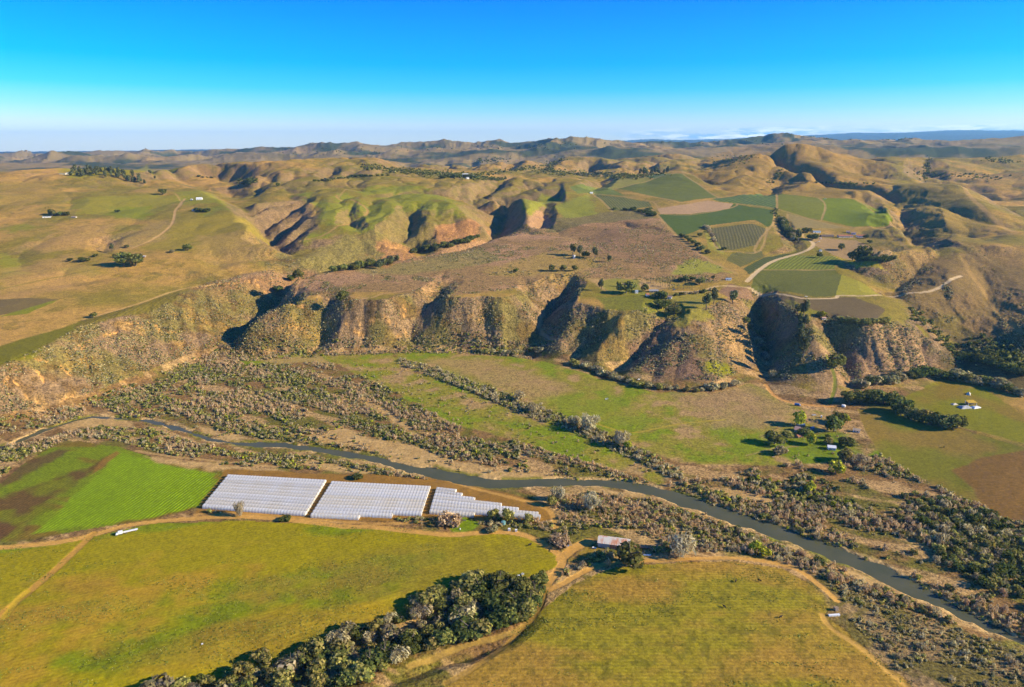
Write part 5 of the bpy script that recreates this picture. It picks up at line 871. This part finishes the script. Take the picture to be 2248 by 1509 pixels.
# the barn by the ditch
def barn():
    a, b = flat(1312,1202,4), flat(1381,1211,4); Ln = math.hypot(b[0]-a[0], b[1]-a[1]); e = ob('barn', None); e.location = (*a[:2], float(height(*a[:2]))); e.rotation_euler = (0, 0, group_rot(a, b)); D = 11; hh = 4.4; rg = 6.9
    w = MB(); w.box(0, Ln, .3, D, -.5, hh); w.face([(0, .3, hh), (0, D, hh), (0, D*.5, rg-.1)]); w.face([(Ln, D, hh), (Ln, .3, hh), (Ln, D*.5, rg-.1)]); w.add('wall', CORW, e)
    p = MB()
    for k, (x0, x1) in enumerate(((0, .17), (.172, .39), (.62, .74))): p.box(Ln*x0+.1, Ln*x1, .22, .30, .9, hh-.1)
    p.add('wall_panel', flatmat('pale_sheet', (.50,.48,.42), .6, 0, .25, 1.4), e); q = MB(); q.box(Ln*.395, Ln*.615, .2, .30, .6, hh-.1); q.add('sliding_door', RUST, e); q = MB(); q.box(Ln*.82, Ln*.985, .18, .30, 0, hh-.15); q.add('door', BLUE, e); MB().box(Ln*.745, Ln*.815, .2, .3, .8, hh-.1).add('rusty_panel', RUST, e)
    r = MB(); zz = hh-.15
    for s, yy in ((1, -.6), (-1, D+.6)): r.hexa([(-.4, D*.5, rg), (Ln+.4, D*.5, rg), (Ln+.4, yy, zz), (-.4, yy, zz)][::-s], [(-.4, D*.5, rg+.12), (Ln+.4, D*.5, rg+.12), (Ln+.4, yy, zz+.12), (-.4, yy, zz+.12)][::-s])
    r.add('roof', CORR, e); tag(e, 'long rusty corrugated iron barn behind the big dark oak', 'barn'); return e
barn()
def wheels(e, xs, w, r, hub=GREYM):
    for x in xs:
        for s in (-1, 1): t = MB().cyl((x, s*w/2-.12*(1 if s > 0 else -1)-.12, r), r, .24, 'y').add('wheel', BLACK, e); MB().cyl((x, (w/2-.02) if s > 0 else -w/2-.02, r), r*.5, .04, 'y').add('hub', hub, t)
def car(px, py, rot, paint, label, cat='car', kind='car', L_=4.5):
    p = place(px, py); e = ob({'car': 'parked_car', 'pickup': 'pickup_truck', 'van': 'box_truck'}[kind], None); e.location = p; e.rotation_euler = (0, 0, rot); l = L_/2; w = .9 if kind != 'van' else 1.15
    if kind == 'van':
        MB().box(-l, l-1.9, -w, w, .9, 3.1).add('cargo_box', paint, e, .05); MB().hexa([(l-1.85, -w+.05, .6), (l, -w+.05, .6), (l, w-.05, .6), (l-1.85, w-.05, .6)], [(l-1.85, -w+.1, 2.3), (l-.6, -w+.1, 2.3), (l-.6, w-.1, 2.3), (l-1.85, w-.1, 2.3)]).add('cab', WHITE, e, .06); MB().hexa([(l-.42, -w+.2, 1.5), (l-.34, -w+.2, 1.5), (l-.34, w-.2, 1.5), (l-.42, w-.2, 1.5)], [(l-.62, -w+.25, 2.15), (l-.54, -w+.25, 2.15), (l-.54, w-.25, 2.15), (l-.62, w-.25, 2.15)]).add('windscreen', DARKG, e); MB().box(-l+.1, l-.2, -w+.2, w-.2, .5, .9).add('chassis', BLACK, e)
    else:
        MB().hexa([(-l, -w, .35), (l, -w, .35), (l, w, .35), (-l, w, .35)], [(-l+.05, -w+.06, .95), (l-.1, -w+.06, .85), (l-.1, w-.06, .85), (-l+.05, w-.06, .95)]).add('body', paint, e, .08)
        a, b = (-l*.75, l*.35) if kind == 'car' else (-l*.1, l*.5); MB().hexa([(a, -w+.1, .9), (b, -w+.1, .88), (b, w-.1, .88), (a, w-.1, .9)], [(a+.35, -w+.22, 1.42), (b-.5, -w+.22, 1.42), (b-.5, w-.22, 1.42), (a+.35, w-.22, 1.42)]).add('window', DARKG, e, .04); MB().box(a+.38, b-.53, -w+.24, w-.24, 1.423, 1.48).add('roof', paint, e)
        if kind == 'pickup': MB().box(-l+.15, -l*.14, -w+.15, w-.15, .96, .99).add('load_bed', BLACK, e)
        for s in (-1, 1): MB().box(l-.12, l-.04, s*.55-.16, s*.55+.16, .6, .75).add('headlight', WHITE, e)
    wheels(e, (-l*.62, l*.62), w*2-.1, .36 if kind != 'van' else .45); tag(e, label, cat); return e
car(1197,1270,-.9,WHITE,'white car parked by the track junction'); car(262,1174,-2.6,WHITE,'boxy white truck beside the bushes on the left track','truck','van',5.5); car(1751,891,-.25,BLUE,'blue truck with a pale roof on the dirt track above the ranch','truck','van',7.5); car(1770,652,.1,WHITE,'small white car on the pale road between the vineyards'); car(1812,437,.1,WHITE,'white pickup on the bright green hilltop field','pickup','pickup',5); car(1792,533,.2,GREYM,'grey car parked by the winery drive'); car(1798,531,.3,WHITE,'white car parked by the winery drive'); car(1480,637,.4,BLUE,'blue car among the palms'); car(1402,834,.6,WHITE,'white old car in the bushes at the foot of the nose hill'); car(1386,829,.3,RED,'red old car in the bushes at the foot of the nose hill')
# other yard things
def tank(px, py, r, h, m, label, name='water_tank', cat='water tank'):
    p = place(px, py); e = ob(name, None); e.location = p; MB().cyl((0, 0, -.2), r, h+.2, n=24).add('shell', m, e); MB().cyl((0, 0, h), r*1.02, h*.16, n=24, r2=r*.25).add('lid', m, e)
    for k in range(1, 3): MB().cyl((0, 0, h*k/3), r*1.02, .08, n=24).add('band', GREYM, e)
    tag(e, label, cat); return e
tank(1105,1151,2.0,2.6,TEAL,'teal round water tank half hidden by trees'); tank(1003,1158,.55,1.4,BLUE,'small blue barrel on the little green lawn','barrel','barrel'); tank(1010,1163,.55,1.2,WHITE,'small white barrel beside the blue one','barrel','barrel'); tank(1852,893,2.4,2.2,WHITE,'white tank by the oaks right of the ranch road')
def crate(px, py, l, w, h, m, label, name='crate', cat='crate', rot=0, lid=None):
    p = place(px, py); e = ob(name, None); e.location = (p[0], p[1], p[2]); e.rotation_euler = (0, 0, rot); MB().box(-l/2, l/2, -w/2, w/2, -.2, h).add('body', m, e, .03); MB().box(-l/2-.08, l/2+.08, -w/2-.08, w/2+.08, h+.004, h+.12).add('lid', lid or m, e)
    for s in (-1, 1): MB().box(s*l*.25-.06, s*l*.25+.06, -w/2-.04, -w/2-.001, 0, h-.02).add('rail', GREYM, e)
    tag(e, label, cat); return e
crate(1118,1165,2.2,1.8,1.8,WHITE,'left small white bin by the track'); crate(1133,1167,1.9,1.7,1.7,WHITE,'right small white bin by the track'); crate(1243,1198,4.2,2.0,2.3,BLUE,'small blue shed with a white lid beside the mauve thicket','storage_shed','shed',-.6,WHITE); crate(1302,1204,1.4,1.2,1.0,WHITE,'white bag at the left corner of the barn'); crate(1307,1205,1.2,1.1,.9,BLUE,'blue drum next to the white bag at the barn')
for k, (x, y, r, m, lb) in enumerate(((1138,1266,.3,WHITE,'white heap of plastic at the lower edge of the field'),(1147,1262,.9,GREYM,'grey heap of plastic at the lower edge of the field'),(1787,912,.3,GREYM,'pile of pale boards behind the ranch'),(1803,917,1.0,WHITE,'white cabinet in the rubble behind the ranch'),(1216,566,.2,RUST,'rusty junk beside the water tower'),(1330,878,.1,WHITE,'left white post box in the meadow'),(1334,877,.2,GREYM,'pale box beside the white one in the meadow'),(1243,937,.4,RED,'red cart under the meadow hedge'),(1835,1340,.2,WOOD,'brown pump box at the field corner lower right'),(1831,1352,.1,WHITE,'long white pipe trough at the field corner'),(378,553,.1,WOOD,'tan trough on the left hillside'),(1698,1004,.1,WOOD,'wooden trough on the ranch lawn'),(1942,1008,.1,WOOD,'brown trough at the small green plot'),(1934,1000,.1,WHITE,'white box at the small green plot'),(444,1415,.3,WHITE,'little white sack lying in the near left field'))): crate(x, y, (2.6,2.2,5,2,4,1.2,1.1,2.4,2.6,8,2,3,4,1.5,1.0)[k], (1.8,1.6,2.5,1.5,2,1,1,1.6,2.0,1.4,1,1.2,1,1.2,.8)[k], (.7,.8,.5,2.4,1.2,1.8,1.6,1.4,2.4,.9,.8,.6,.6,1.8,.5)[k], m, lb, rot=r)
# flatbed with old lorry and timber beside the barn
def lorry():
    p = place(1437,1208); e = ob('old_lorry', None); e.location = p; e.rotation_euler = (0, 0, -1.35); MB().box(-3.6, 1.2, -1.1, 1.1, .8, 1.1).add('flatbed', RUST, e); MB().hexa([(1.3, -1.05, .6), (3.6, -1.05, .6), (3.6, 1.05, .6), (1.3, 1.05, .6)], [(1.3, -1, 2.4), (2.7, -1, 2.4), (2.7, 1, 2.4), (1.3, 1, 2.4)]).add('cab', WHITE, e, .06); MB().box(1.7, 2.4, -1.09, -1.04, .8, 1.9).add('door', YEL, e); MB().box(-2.8, -.4, -1, .9, 1.12, 2.2).add('load', YEL, e); wheels(e, (-2.5, 2.7), 2.2, .5); tag(e, 'old white lorry with a yellow load at the end of the barn yard', 'lorry')
    p = place(1410,1203); t = ob('long_trailer', None); t.location = p; t.rotation_euler = (0, 0, -.16); MB().box(-7, 7, -1.2, 1.2, .8, 1.05).add('deck', RUST, t); q = MB()
    for k in range(8): q.box(-6.9+k*1.95, -6.8+k*1.95, 1.05, 1.15, 1.05, 2.7)
    q.box(-7, 7, 1.0, 1.06, 1.6, 2.3); q.add('side_rack', flatmat('faded_green', (.12,.20,.17), .7), t); wheels(t, (-5, -4, 4.5), 2.3, .45); tag(t, 'long rusty trailer with a green side rack right of the barn', 'trailer')
    for k, (x, y, m, lb) in enumerate(((1408,1214,GREYM,'stack of grey pipes in front of the trailer'),(1420,1219,WHITE,'stack of white planks in front of the trailer'),(1392,1208,WOOD,'stack of brown planks by the blue barn door'),(1414,1223,YEL,'yellow beam lying before the trailer'))):
        p = place(x, y); t = ob('plank_stack', None); t.location = p; t.rotation_euler = (0, 0, -.2+.1*k); q = MB()
        for j in range(4): q.box(-3.2+.2*j, 3.1+.15*j, -.8+.4*j, -.45+.4*j, 0, .25+.12*(j % 2))
        q.add('planks', m, t); MB().box(-2.2, -2.0, -.9, 1.0, -.2, -.002).add('bearer', WOOD, t); tag(t, lb, 'planks')
lorry()
def ltrailer():
    p = place(287,1168); e = ob('flatbed_trailer', None); e.location = p; e.rotation_euler = (0, 0, .5); MB().box(-5.5, 5.5, -1.2, 1.2, .9, 1.2).add('deck', WOOD, e); MB().box(-5.4, 5.4, -1.1, 1.1, 1.202, 1.6).add('load', WHITE, e); wheels(e, (-4, -3, 3.6), 2.3, .45); tag(e, 'long low trailer with a white load on the left track', 'trailer')
ltrailer()
# ranch, mesa cottages, winery, hill farms
house(1762,948,17,10,3.0,2.6,CREAM,PINKR,'pink roofed ranch house under the lime green tree',rot=-.5,chim=True); house(1757,936,9,5,2.8,.8,WOOD,SLATE,'blue grey roofed annex behind the pink roofed house','shed',rot=-.2,name='shed',doors=1,wins=1); house(1825,986,8,7,3.2,1.4,WHITE,WHITE,'white roofed hut on the ranch lawn','hut',rot=-.3,name='hut',wins=2); house(1783,942,3.5,3,2.4,.6,BLUE,SLATE,'small blue shed in the shade behind the ranch','shed',rot=.3,name='shed',wins=0,doors=1); house(1753,960,6,5,2.4,1.2,WOOD,REDTILE,'brown shed under the dark tree of the ranch','shed',rot=.4,name='shed',wins=1); house(1880,948,7,5,2.6,1.6,WHITE,flatmat('tan_canvas', (.72,.52,.30)),'tan peaked canopy with white goods at the field edge','canopy',rot=-.5,name='canopy',wins=1)
house(1397,644,5,4,4.4,1.2,WHITE,SLATE,'narrow white tower cottage left of the mesa houses',rot=.1,wins=1); house(1421,650,5,5,3.0,2.0,WHITE,REDTILE,'white cottage with a red side on the mesa lawn',rot=.3,wins=1); house(1435,641,15,7,2.8,1.6,CREAM,GREYM,'long grey roofed mesa house under the palms',rot=-.1,chim=True); house(1470,655,7,5,2.8,1.8,WHITE,PINKR,'small white house at the right end of the mesa garden',rot=-.4,wins=2); house(1599,615,10,4,3,1,WHITE,SLATE,'long white shed beside the road over the mesa farm','shed',rot=0,name='shed')
house(1855,521,34,9,3.4,2.4,CREAM,REDTILE,'long red roofed winery building on the terrace','winery',rot=.02,name='winery',wins=6,doors=2); house(1889,521,18,9,3.6,2.6,WHITE,REDTILE,'white winery house with a red roof at the right end',rot=-.1,wins=4); house(1815,520,30,8,3.2,2.0,WOOD,flatmat('brown_shingle', (.20,.14,.09)),'dark roofed winery barn left of the red roof','barn',rot=.02,name='barn',wins=4); house(1792,511,18,7,3.2,1.2,WHITE,SLATE,'blue grey shed above the winery drive','shed',rot=.02,name='shed'); house(1874,514,10,6,3,1.6,WHITE,PINKR,'upper pink roofed winery cottage',rot=-.5,wins=2); house(1862,511,8,6,3,1.6,CREAM,PINKR,'smallest pink roofed winery cottage behind the long roof',rot=-.4,wins=1); house(1801,552,5,4,2.6,.8,WHITE,SLATE,'little white pump house above the striped vineyard','shed',rot=.1,name='shed',wins=0); house(1801,525,4,3,2.6,.8,WHITE,PINKR,'tiny pale hut in front of the dark winery barn','hut',rot=.1,name='hut',wins=1)
house(1808,701,6,4,2.6,1,CREAM,PINKR,'small pink shed under the yellow green spur tree','shed',rot=.1,name='shed',wins=1); house(1298,425,9,6,3,1.5,WHITE,WHITE,'small white shed at the corner of the far vineyards','shed',rot=.1,name='shed',wins=1)
house(438,439,15,9,4.2,2.6,WHITE,WHITE,'white house on the left hilltop with the tank',rot=.2,wins=3); house(428,463,13,6,2.8,1.2,WHITE,GREYM,'low pale house hidden in the green hillside garden',rot=.1); house(103,478,18,5,2.6,.9,WHITE,GREYM,'long white shed by the taller far left tree','shed',rot=.4,name='shed'); house(163,478,12,5,2.4,.8,CREAM,PINKR,'pale shed right of the far left clump','shed',rot=-.1,name='shed'); house(152,383,16,8,3.6,1.5,WHITE,WHITE,'white farmhouse below the eucalyptus grove',rot=.1); house(138,383,18,8,3,1.2,CREAM,flatmat('yellow_roof', (.55,.46,.15)),'yellow roofed shed beside the white farmhouse','shed',rot=.1,name='shed'); house(313,565,12,5,2.6,.6,WOOD,WHITE,'white roofed shed behind the hillside oaks','shed',rot=0,name='shed'); house(421,440,5,4,3,1,WHITE,WHITE,'tiny white hut left of the hilltop house','hut',rot=0,name='hut',wins=1)
for k, (x, y, l, lb) in enumerate(((1022,385,20,'largest white house of the far hamlet'),(1012,388,12,'left pale house of the far hamlet'),(1038,389,12,'right pale house of the far hamlet'),(1026,393,10,'nearest pale house of the far hamlet'))): house(x, y, l, 8, 4, 2, WHITE, GREYM if k else WHITE, lb, rot=.2*k, wins=3)
# water tower by the tall pair of trees
p = place(1260,568); e = ob('water_tower', None); e.location = p; MB().box(-2.2, 2.2, -2.2, 2.2, -.5, 4.5).add('base', GREYM, e); MB().cyl((0, 0, 4.51), 2.6, 2.6, n=20).add('tank', WHITE, e); MB().cyl((0, 0, 7.12), 2.8, .9, n=20, r2=.3).add('cap', SLATE, e); MB().box(-.5, .5, -2.28, -2.19, 0, 2.2).add('door', BLUE, e); tag(e, 'white and blue water tower on the mesa beside the tall pair of trees', 'water tower')
# yellow shelter and tarpaulins at the far right field
p = place(2131,888); e = ob('yellow_shelter', None); e.location = p; e.rotation_euler = (0, 0, .1); MB().hexa([(-6, -3, 3), (6, -3, 3), (5, 3, 4.6), (-5, 3, 4.6)], [(-6, -3, 3.2), (6, -3, 3.2), (5, 3, 4.8), (-5, 3, 4.8)]).add('roof', YEL, e)
for x in (-5.6, 5.6):
    for y_, h_ in ((-2.8, 3), (2.6, 4.4)): MB().box(x-.15, x+.15, y_-.15, y_+.15, -.4, h_).add('post', WHITE, e)
MB().box(-5, 4, -1, 2.4, -.3, 2.2).add('store', WOOD, e); tag(e, 'yellow roofed shelter on posts at the far right field', 'shelter')
def tarp(px, py, l, w, h, m, label, rot):
    p = place(px, py); n = 16; V = []; Q = []
    for i in range(n+1):
        for j in range(n+1): a, b = i/n*2-1, j/n*2-1; r_ = max(abs(a), abs(b)); V.append((a*l/2, b*w/2, h*(1-r_**2)*(.75+.5*float(vn(a*3+px, b*3, 7)))-.1))
    for i in range(n):
        for j in range(n): a = i*(n+1)+j; Q.append((a, a+n+1, a+n+2, a+1))
    o = mesh_from('tarpaulin_heap', V, Q, m); COL.objects.link(o); o.location = p; o.rotation_euler = (0, 0, rot); tag(o, label, 'tarpaulin')
tarp(2118,895,16,9,3.0,GREYM,'grey tarpaulin heap below the yellow shelter',.1); tarp(2142,895,12,7,2.2,WHITE,'white and blue tarpaulin heap right of the grey one',.2); tarp(2126,866,9,5,2.6,CREAM,'pale rubble heap above the yellow shelter',.9); tarp(2095,888,8,5,1.6,CREAM,'small pale heap left of the grey tarpaulin',.2)
# utility poles
for x, y, lb in ((927,1160,'pole by the track beside the small green lawn'),(1615,638,'utility pole at the striped mesa plot'),(1580,618,'utility pole by the long white shed'),(1480,596,'lone utility pole on the mesa crest'),(1902,988,'pole at the field edge right of the huts')):
    p = place(x, y); e = ob('utility_pole', None); e.location = p; MB().cyl((0, 0, -.5), .16, 9.5, n=8, r2=.11).add('post', WOOD, e); MB().box(-1.2, 1.2, -.08, .08, 8.0, 8.18).add('crossarm', WOOD, e)
    for s in (-1, 0, 1): MB().cyl((s*1.0, 0, 8.19 if s else 9.0), .07, .22, n=8).add('insulator', GREYM, e)
    tag(e, 'wooden utility '+lb if lb.startswith('pole') else lb, 'utility pole')
# cattle
def cow_mesh():
    bm_v = [(0,0,1.05),(-.7,0,1.05),(.75,0,1.1),(1.05,0,1.25),(1.4,0,1.15),(1.65,0,.95),(-.65,.22,.6),(-.68,.24,.05),(-.65,-.22,.6),(-.68,-.24,.05),(.65,.2,.6),(.65,.2,.05),(.65,-.2,.6),(.65,-.2,.05),(-.98,0,1.1),(-1.05,0,.6)]
    ed = [(0,1),(0,2),(2,3),(3,4),(4,5),(1,6),(6,7),(1,8),(8,9),(2,10),(10,11),(2,12),(12,13),(1,14),(14,15)]; rd = [.42,.38,.36,.24,.17,.12,.14,.08,.14,.08,.13,.08,.13,.08,.06,.04]
    me = bpy.data.meshes.new('cow_body'); me.from_pydata(bm_v, ed, []); me.update(); o = bpy.data.objects.new('cow_body', me); COL.objects.link(o); sk = o.modifiers.new('skin', 'SKIN'); o.modifiers.new('sub', 'SUBSURF').levels = 1
    for k, r_ in enumerate(rd): me.skin_vertices[0].data[k].radius = (r_, r_); me.skin_vertices[0].data[k].use_root = (k == 0)
    dg = bpy.context.evaluated_depsgraph_get(); m2 = bpy.data.meshes.new_from_object(o.evaluated_get(dg)); bpy.data.objects.remove(o); m2.materials.clear(); m2.materials.append(flatmat('black_hide', (.018,.014,.012), .7)); return m2
cm_ = cow_mesh()
for x, y, a, lb in ((1713,1357,.4,'black cow standing in the middle of the right field'),(1590,1334,2.2,'black cow further up the right field'),(1455,1172,0,''),(2072,983,.8,'black cow alone in the small field far right'),(1615,1278,1.0,'black cow near the top of the right field'),(1668,1277,2.6,'black cow near the top right corner of the field'),(100,458,.5,'black cow in the green hollow of the left hills'),(106,456,1.5,'second black cow in the green hollow of the left hills'),(1163,1198,.3,'black cow in the large left field near its right end')):
    if lb: o = ob('cow', cm_); o.location = place(x, y); o.rotation_euler = (0, 0, a); o.scale = (1.25,)*3; tag(o, lb, 'cow')
# fence posts along the mesa drive road
for k in range(14):
    x = 1652+k*9; p = place(x, 641+k*1.2); o = MB().cyl((0, 0, -.3), .09, 1.6, n=6).add('fence_post', WOOD); o.location = p; tag(o, 'wooden fence post beside the pale road through the vineyards', 'fence post', 'fence posts by the vineyard road')
# ------------------------------------------------------------------ light, sky and air
SUN_E, SUN_A = R(24), R(-9)
sd = bpy.data.lights.new("sun", 'SUN'); sd.energy = 5.0; sd.angle = R(.5); sd.color = (1, .88, .65)
so = bpy.data.objects.new("sun", sd); COL.objects.link(so)
dv = Vector((math.cos(SUN_E)*math.cos(SUN_A), math.cos(SUN_E)*math.sin(SUN_A), math.sin(SUN_E))); so.rotation_euler = dv.to_track_quat('Z', 'Y').to_euler(); so.location = dv*1000
wd = bpy.data.worlds.new("World"); sc.world = wd; wd.use_nodes = True; nt = wd.node_tree; nt.nodes.clear()
sky = nt.nodes.new('ShaderNodeTexSky'); sky.sky_type = 'NISHITA'; sky.sun_disc = False; sky.sun_elevation = SUN_E; sky.sun_rotation = math.atan2(dv.x, dv.y); sky.altitude = 300; sky.air_density = 1.0; sky.dust_density = .3; sky.ozone_density = 3.0
tc = nt.nodes.new('ShaderNodeTexCoord'); sx = nd(nt, 'ShaderNodeSeparateXYZ', {0: tc.outputs['Generated']})
el = sx.outputs[2]
# deeper blue away from the horizon: saturation and value by elevation
sat = nd(nt, 'ShaderNodeMapRange', {0: el, 1: 0.0, 2: .26, 3: 1.0, 4: 1.15}); sv_ = nd(nt, 'ShaderNodeMapRange', {0: el, 1: 0.0, 2: .26, 3: 1.0, 4: 1.0})
hs = nd(nt, 'ShaderNodeHueSaturation', {'Hue': .497, 'Saturation': sat.outputs[0], 'Value': sv_.outputs[0], 'Color': sky.outputs[0]})
rp = nd(nt, 'ShaderNodeValToRGB', {0: M(nt, 'MULTIPLY', el, 4.0)}); e_ = rp.color_ramp.elements
for p_, c_ in ((.0, (.98, 1.10, 1.3)), (1.0, (.0, .36, .95)), (.12, (.80, .90, 1.25)), (.2, (.42, .79, 1.25)), (.3, (.10, .67, 1.2)), (.43, (.0, .57, 1.15)), (.6, (0, .51, 1.15)), (.75, (0, .44, 1.1))):
    q_ = e_[0] if p_ == 0 else e_[1] if p_ == 1 else e_.new(p_); q_.position = p_; q_.color = (*c_, 1)
tint = nd(nt, 'ShaderNodeMix', {0: 1.0, 6: hs.outputs[0], 7: rp.outputs[0]}, data_type='RGBA', blend_type='MULTIPLY')
# low bank of clouds far to the east
sc3 = VM(nt, 'MULTIPLY', tc.outputs['Generated'], (6.0, 6.0, 42.0)); cn = nd(nt, 'ShaderNodeTexNoise', {'Vector': sc3, 'Scale': 2.2, 'Detail': 6.0, 'Roughness': .6})
az = M(nt, 'DIVIDE', sx.outputs[0], sx.outputs[1]); azm = nd(nt, 'ShaderNodeMapRange', {0: az, 1: .10, 2: .30}); b1 = nd(nt, 'ShaderNodeMapRange', {0: el, 1: .006, 2: .014}); b2 = nd(nt, 'ShaderNodeMapRange', {0: el, 1: .028, 2: .017})
cm = nd(nt, 'ShaderNodeMapRange', {0: cn.outputs[0], 1: .44, 2: .60}); cf = M(nt, 'MULTIPLY', M(nt, 'MULTIPLY', cm.outputs[0], azm.outputs[0]), M(nt, 'MULTIPLY', b1.outputs[0], b2.outputs[0]))
cn2 = nd(nt, 'ShaderNodeTexNoise', {'Vector': sc3, 'Scale': 5.0, 'Detail': 4.0}); wb = nd(nt, 'ShaderNodeMix', {0: nd(nt, 'ShaderNodeMapRange', {0: cn2.outputs[0], 1: .44, 2: .58}).outputs[0]}, data_type='RGBA'); wb.inputs[6].default_value = (1.1, 3.0, 6.0, 1); wb.inputs[7].default_value = (8.5, 8.7, 9.0, 1)
cc = nd(nt, 'ShaderNodeMix', {0: M(nt, 'MULTIPLY', cf, .9), 6: tint.outputs[2], 7: wb.outputs[2]}, data_type='RGBA')
bg = nd(nt, 'ShaderNodeBackground', {'Color': cc.outputs[2], 'Strength': .115}); nd(nt, 'ShaderNodeOutputWorld', {'Surface': bg.outputs[0]})
hz, nt = mat("haze_air"); pv = nd(nt, 'ShaderNodeVolumePrincipled', {'Color': (.24, .60, 1.0, 1), 'Density': HAZE, 'Anisotropy': .2}); nd(nt, 'ShaderNodeOutputMaterial', {'Volume': pv.outputs[0]})
x, y0, y1, z0, z1 = 30000, -300, 31000, -12, float(ZZ.max())+30
V = [(a, b_, c_) for a in (-x, x) for b_ in (y0, y1) for c_ in (z0, z1)]
o = mesh_from('haze', V, [(0,1,3,2),(4,6,7,5),(0,4,5,1),(2,3,7,6),(0,2,6,4),(1,5,7,3)], hz); COL.objects.link(o); tag(o, 'thin blue haze over the valley and hills', None, None, 'stuff')
sc.view_settings.view_transform = 'Standard'; sc.view_settings.look = 'None'; sc.view_settings.exposure = 0.92; sc.view_settings.gamma = 1
sc.cycles.max_bounces = 4; sc.cycles.diffuse_bounces = 2; sc.cycles.glossy_bounces = 2; sc.cycles.transmission_bounces = 2; sc.cycles.volume_bounces = 0; sc.cycles.use_denoising = True
sc.cycles.use_adaptive_sampling = True; sc.cycles.adaptive_threshold = .03
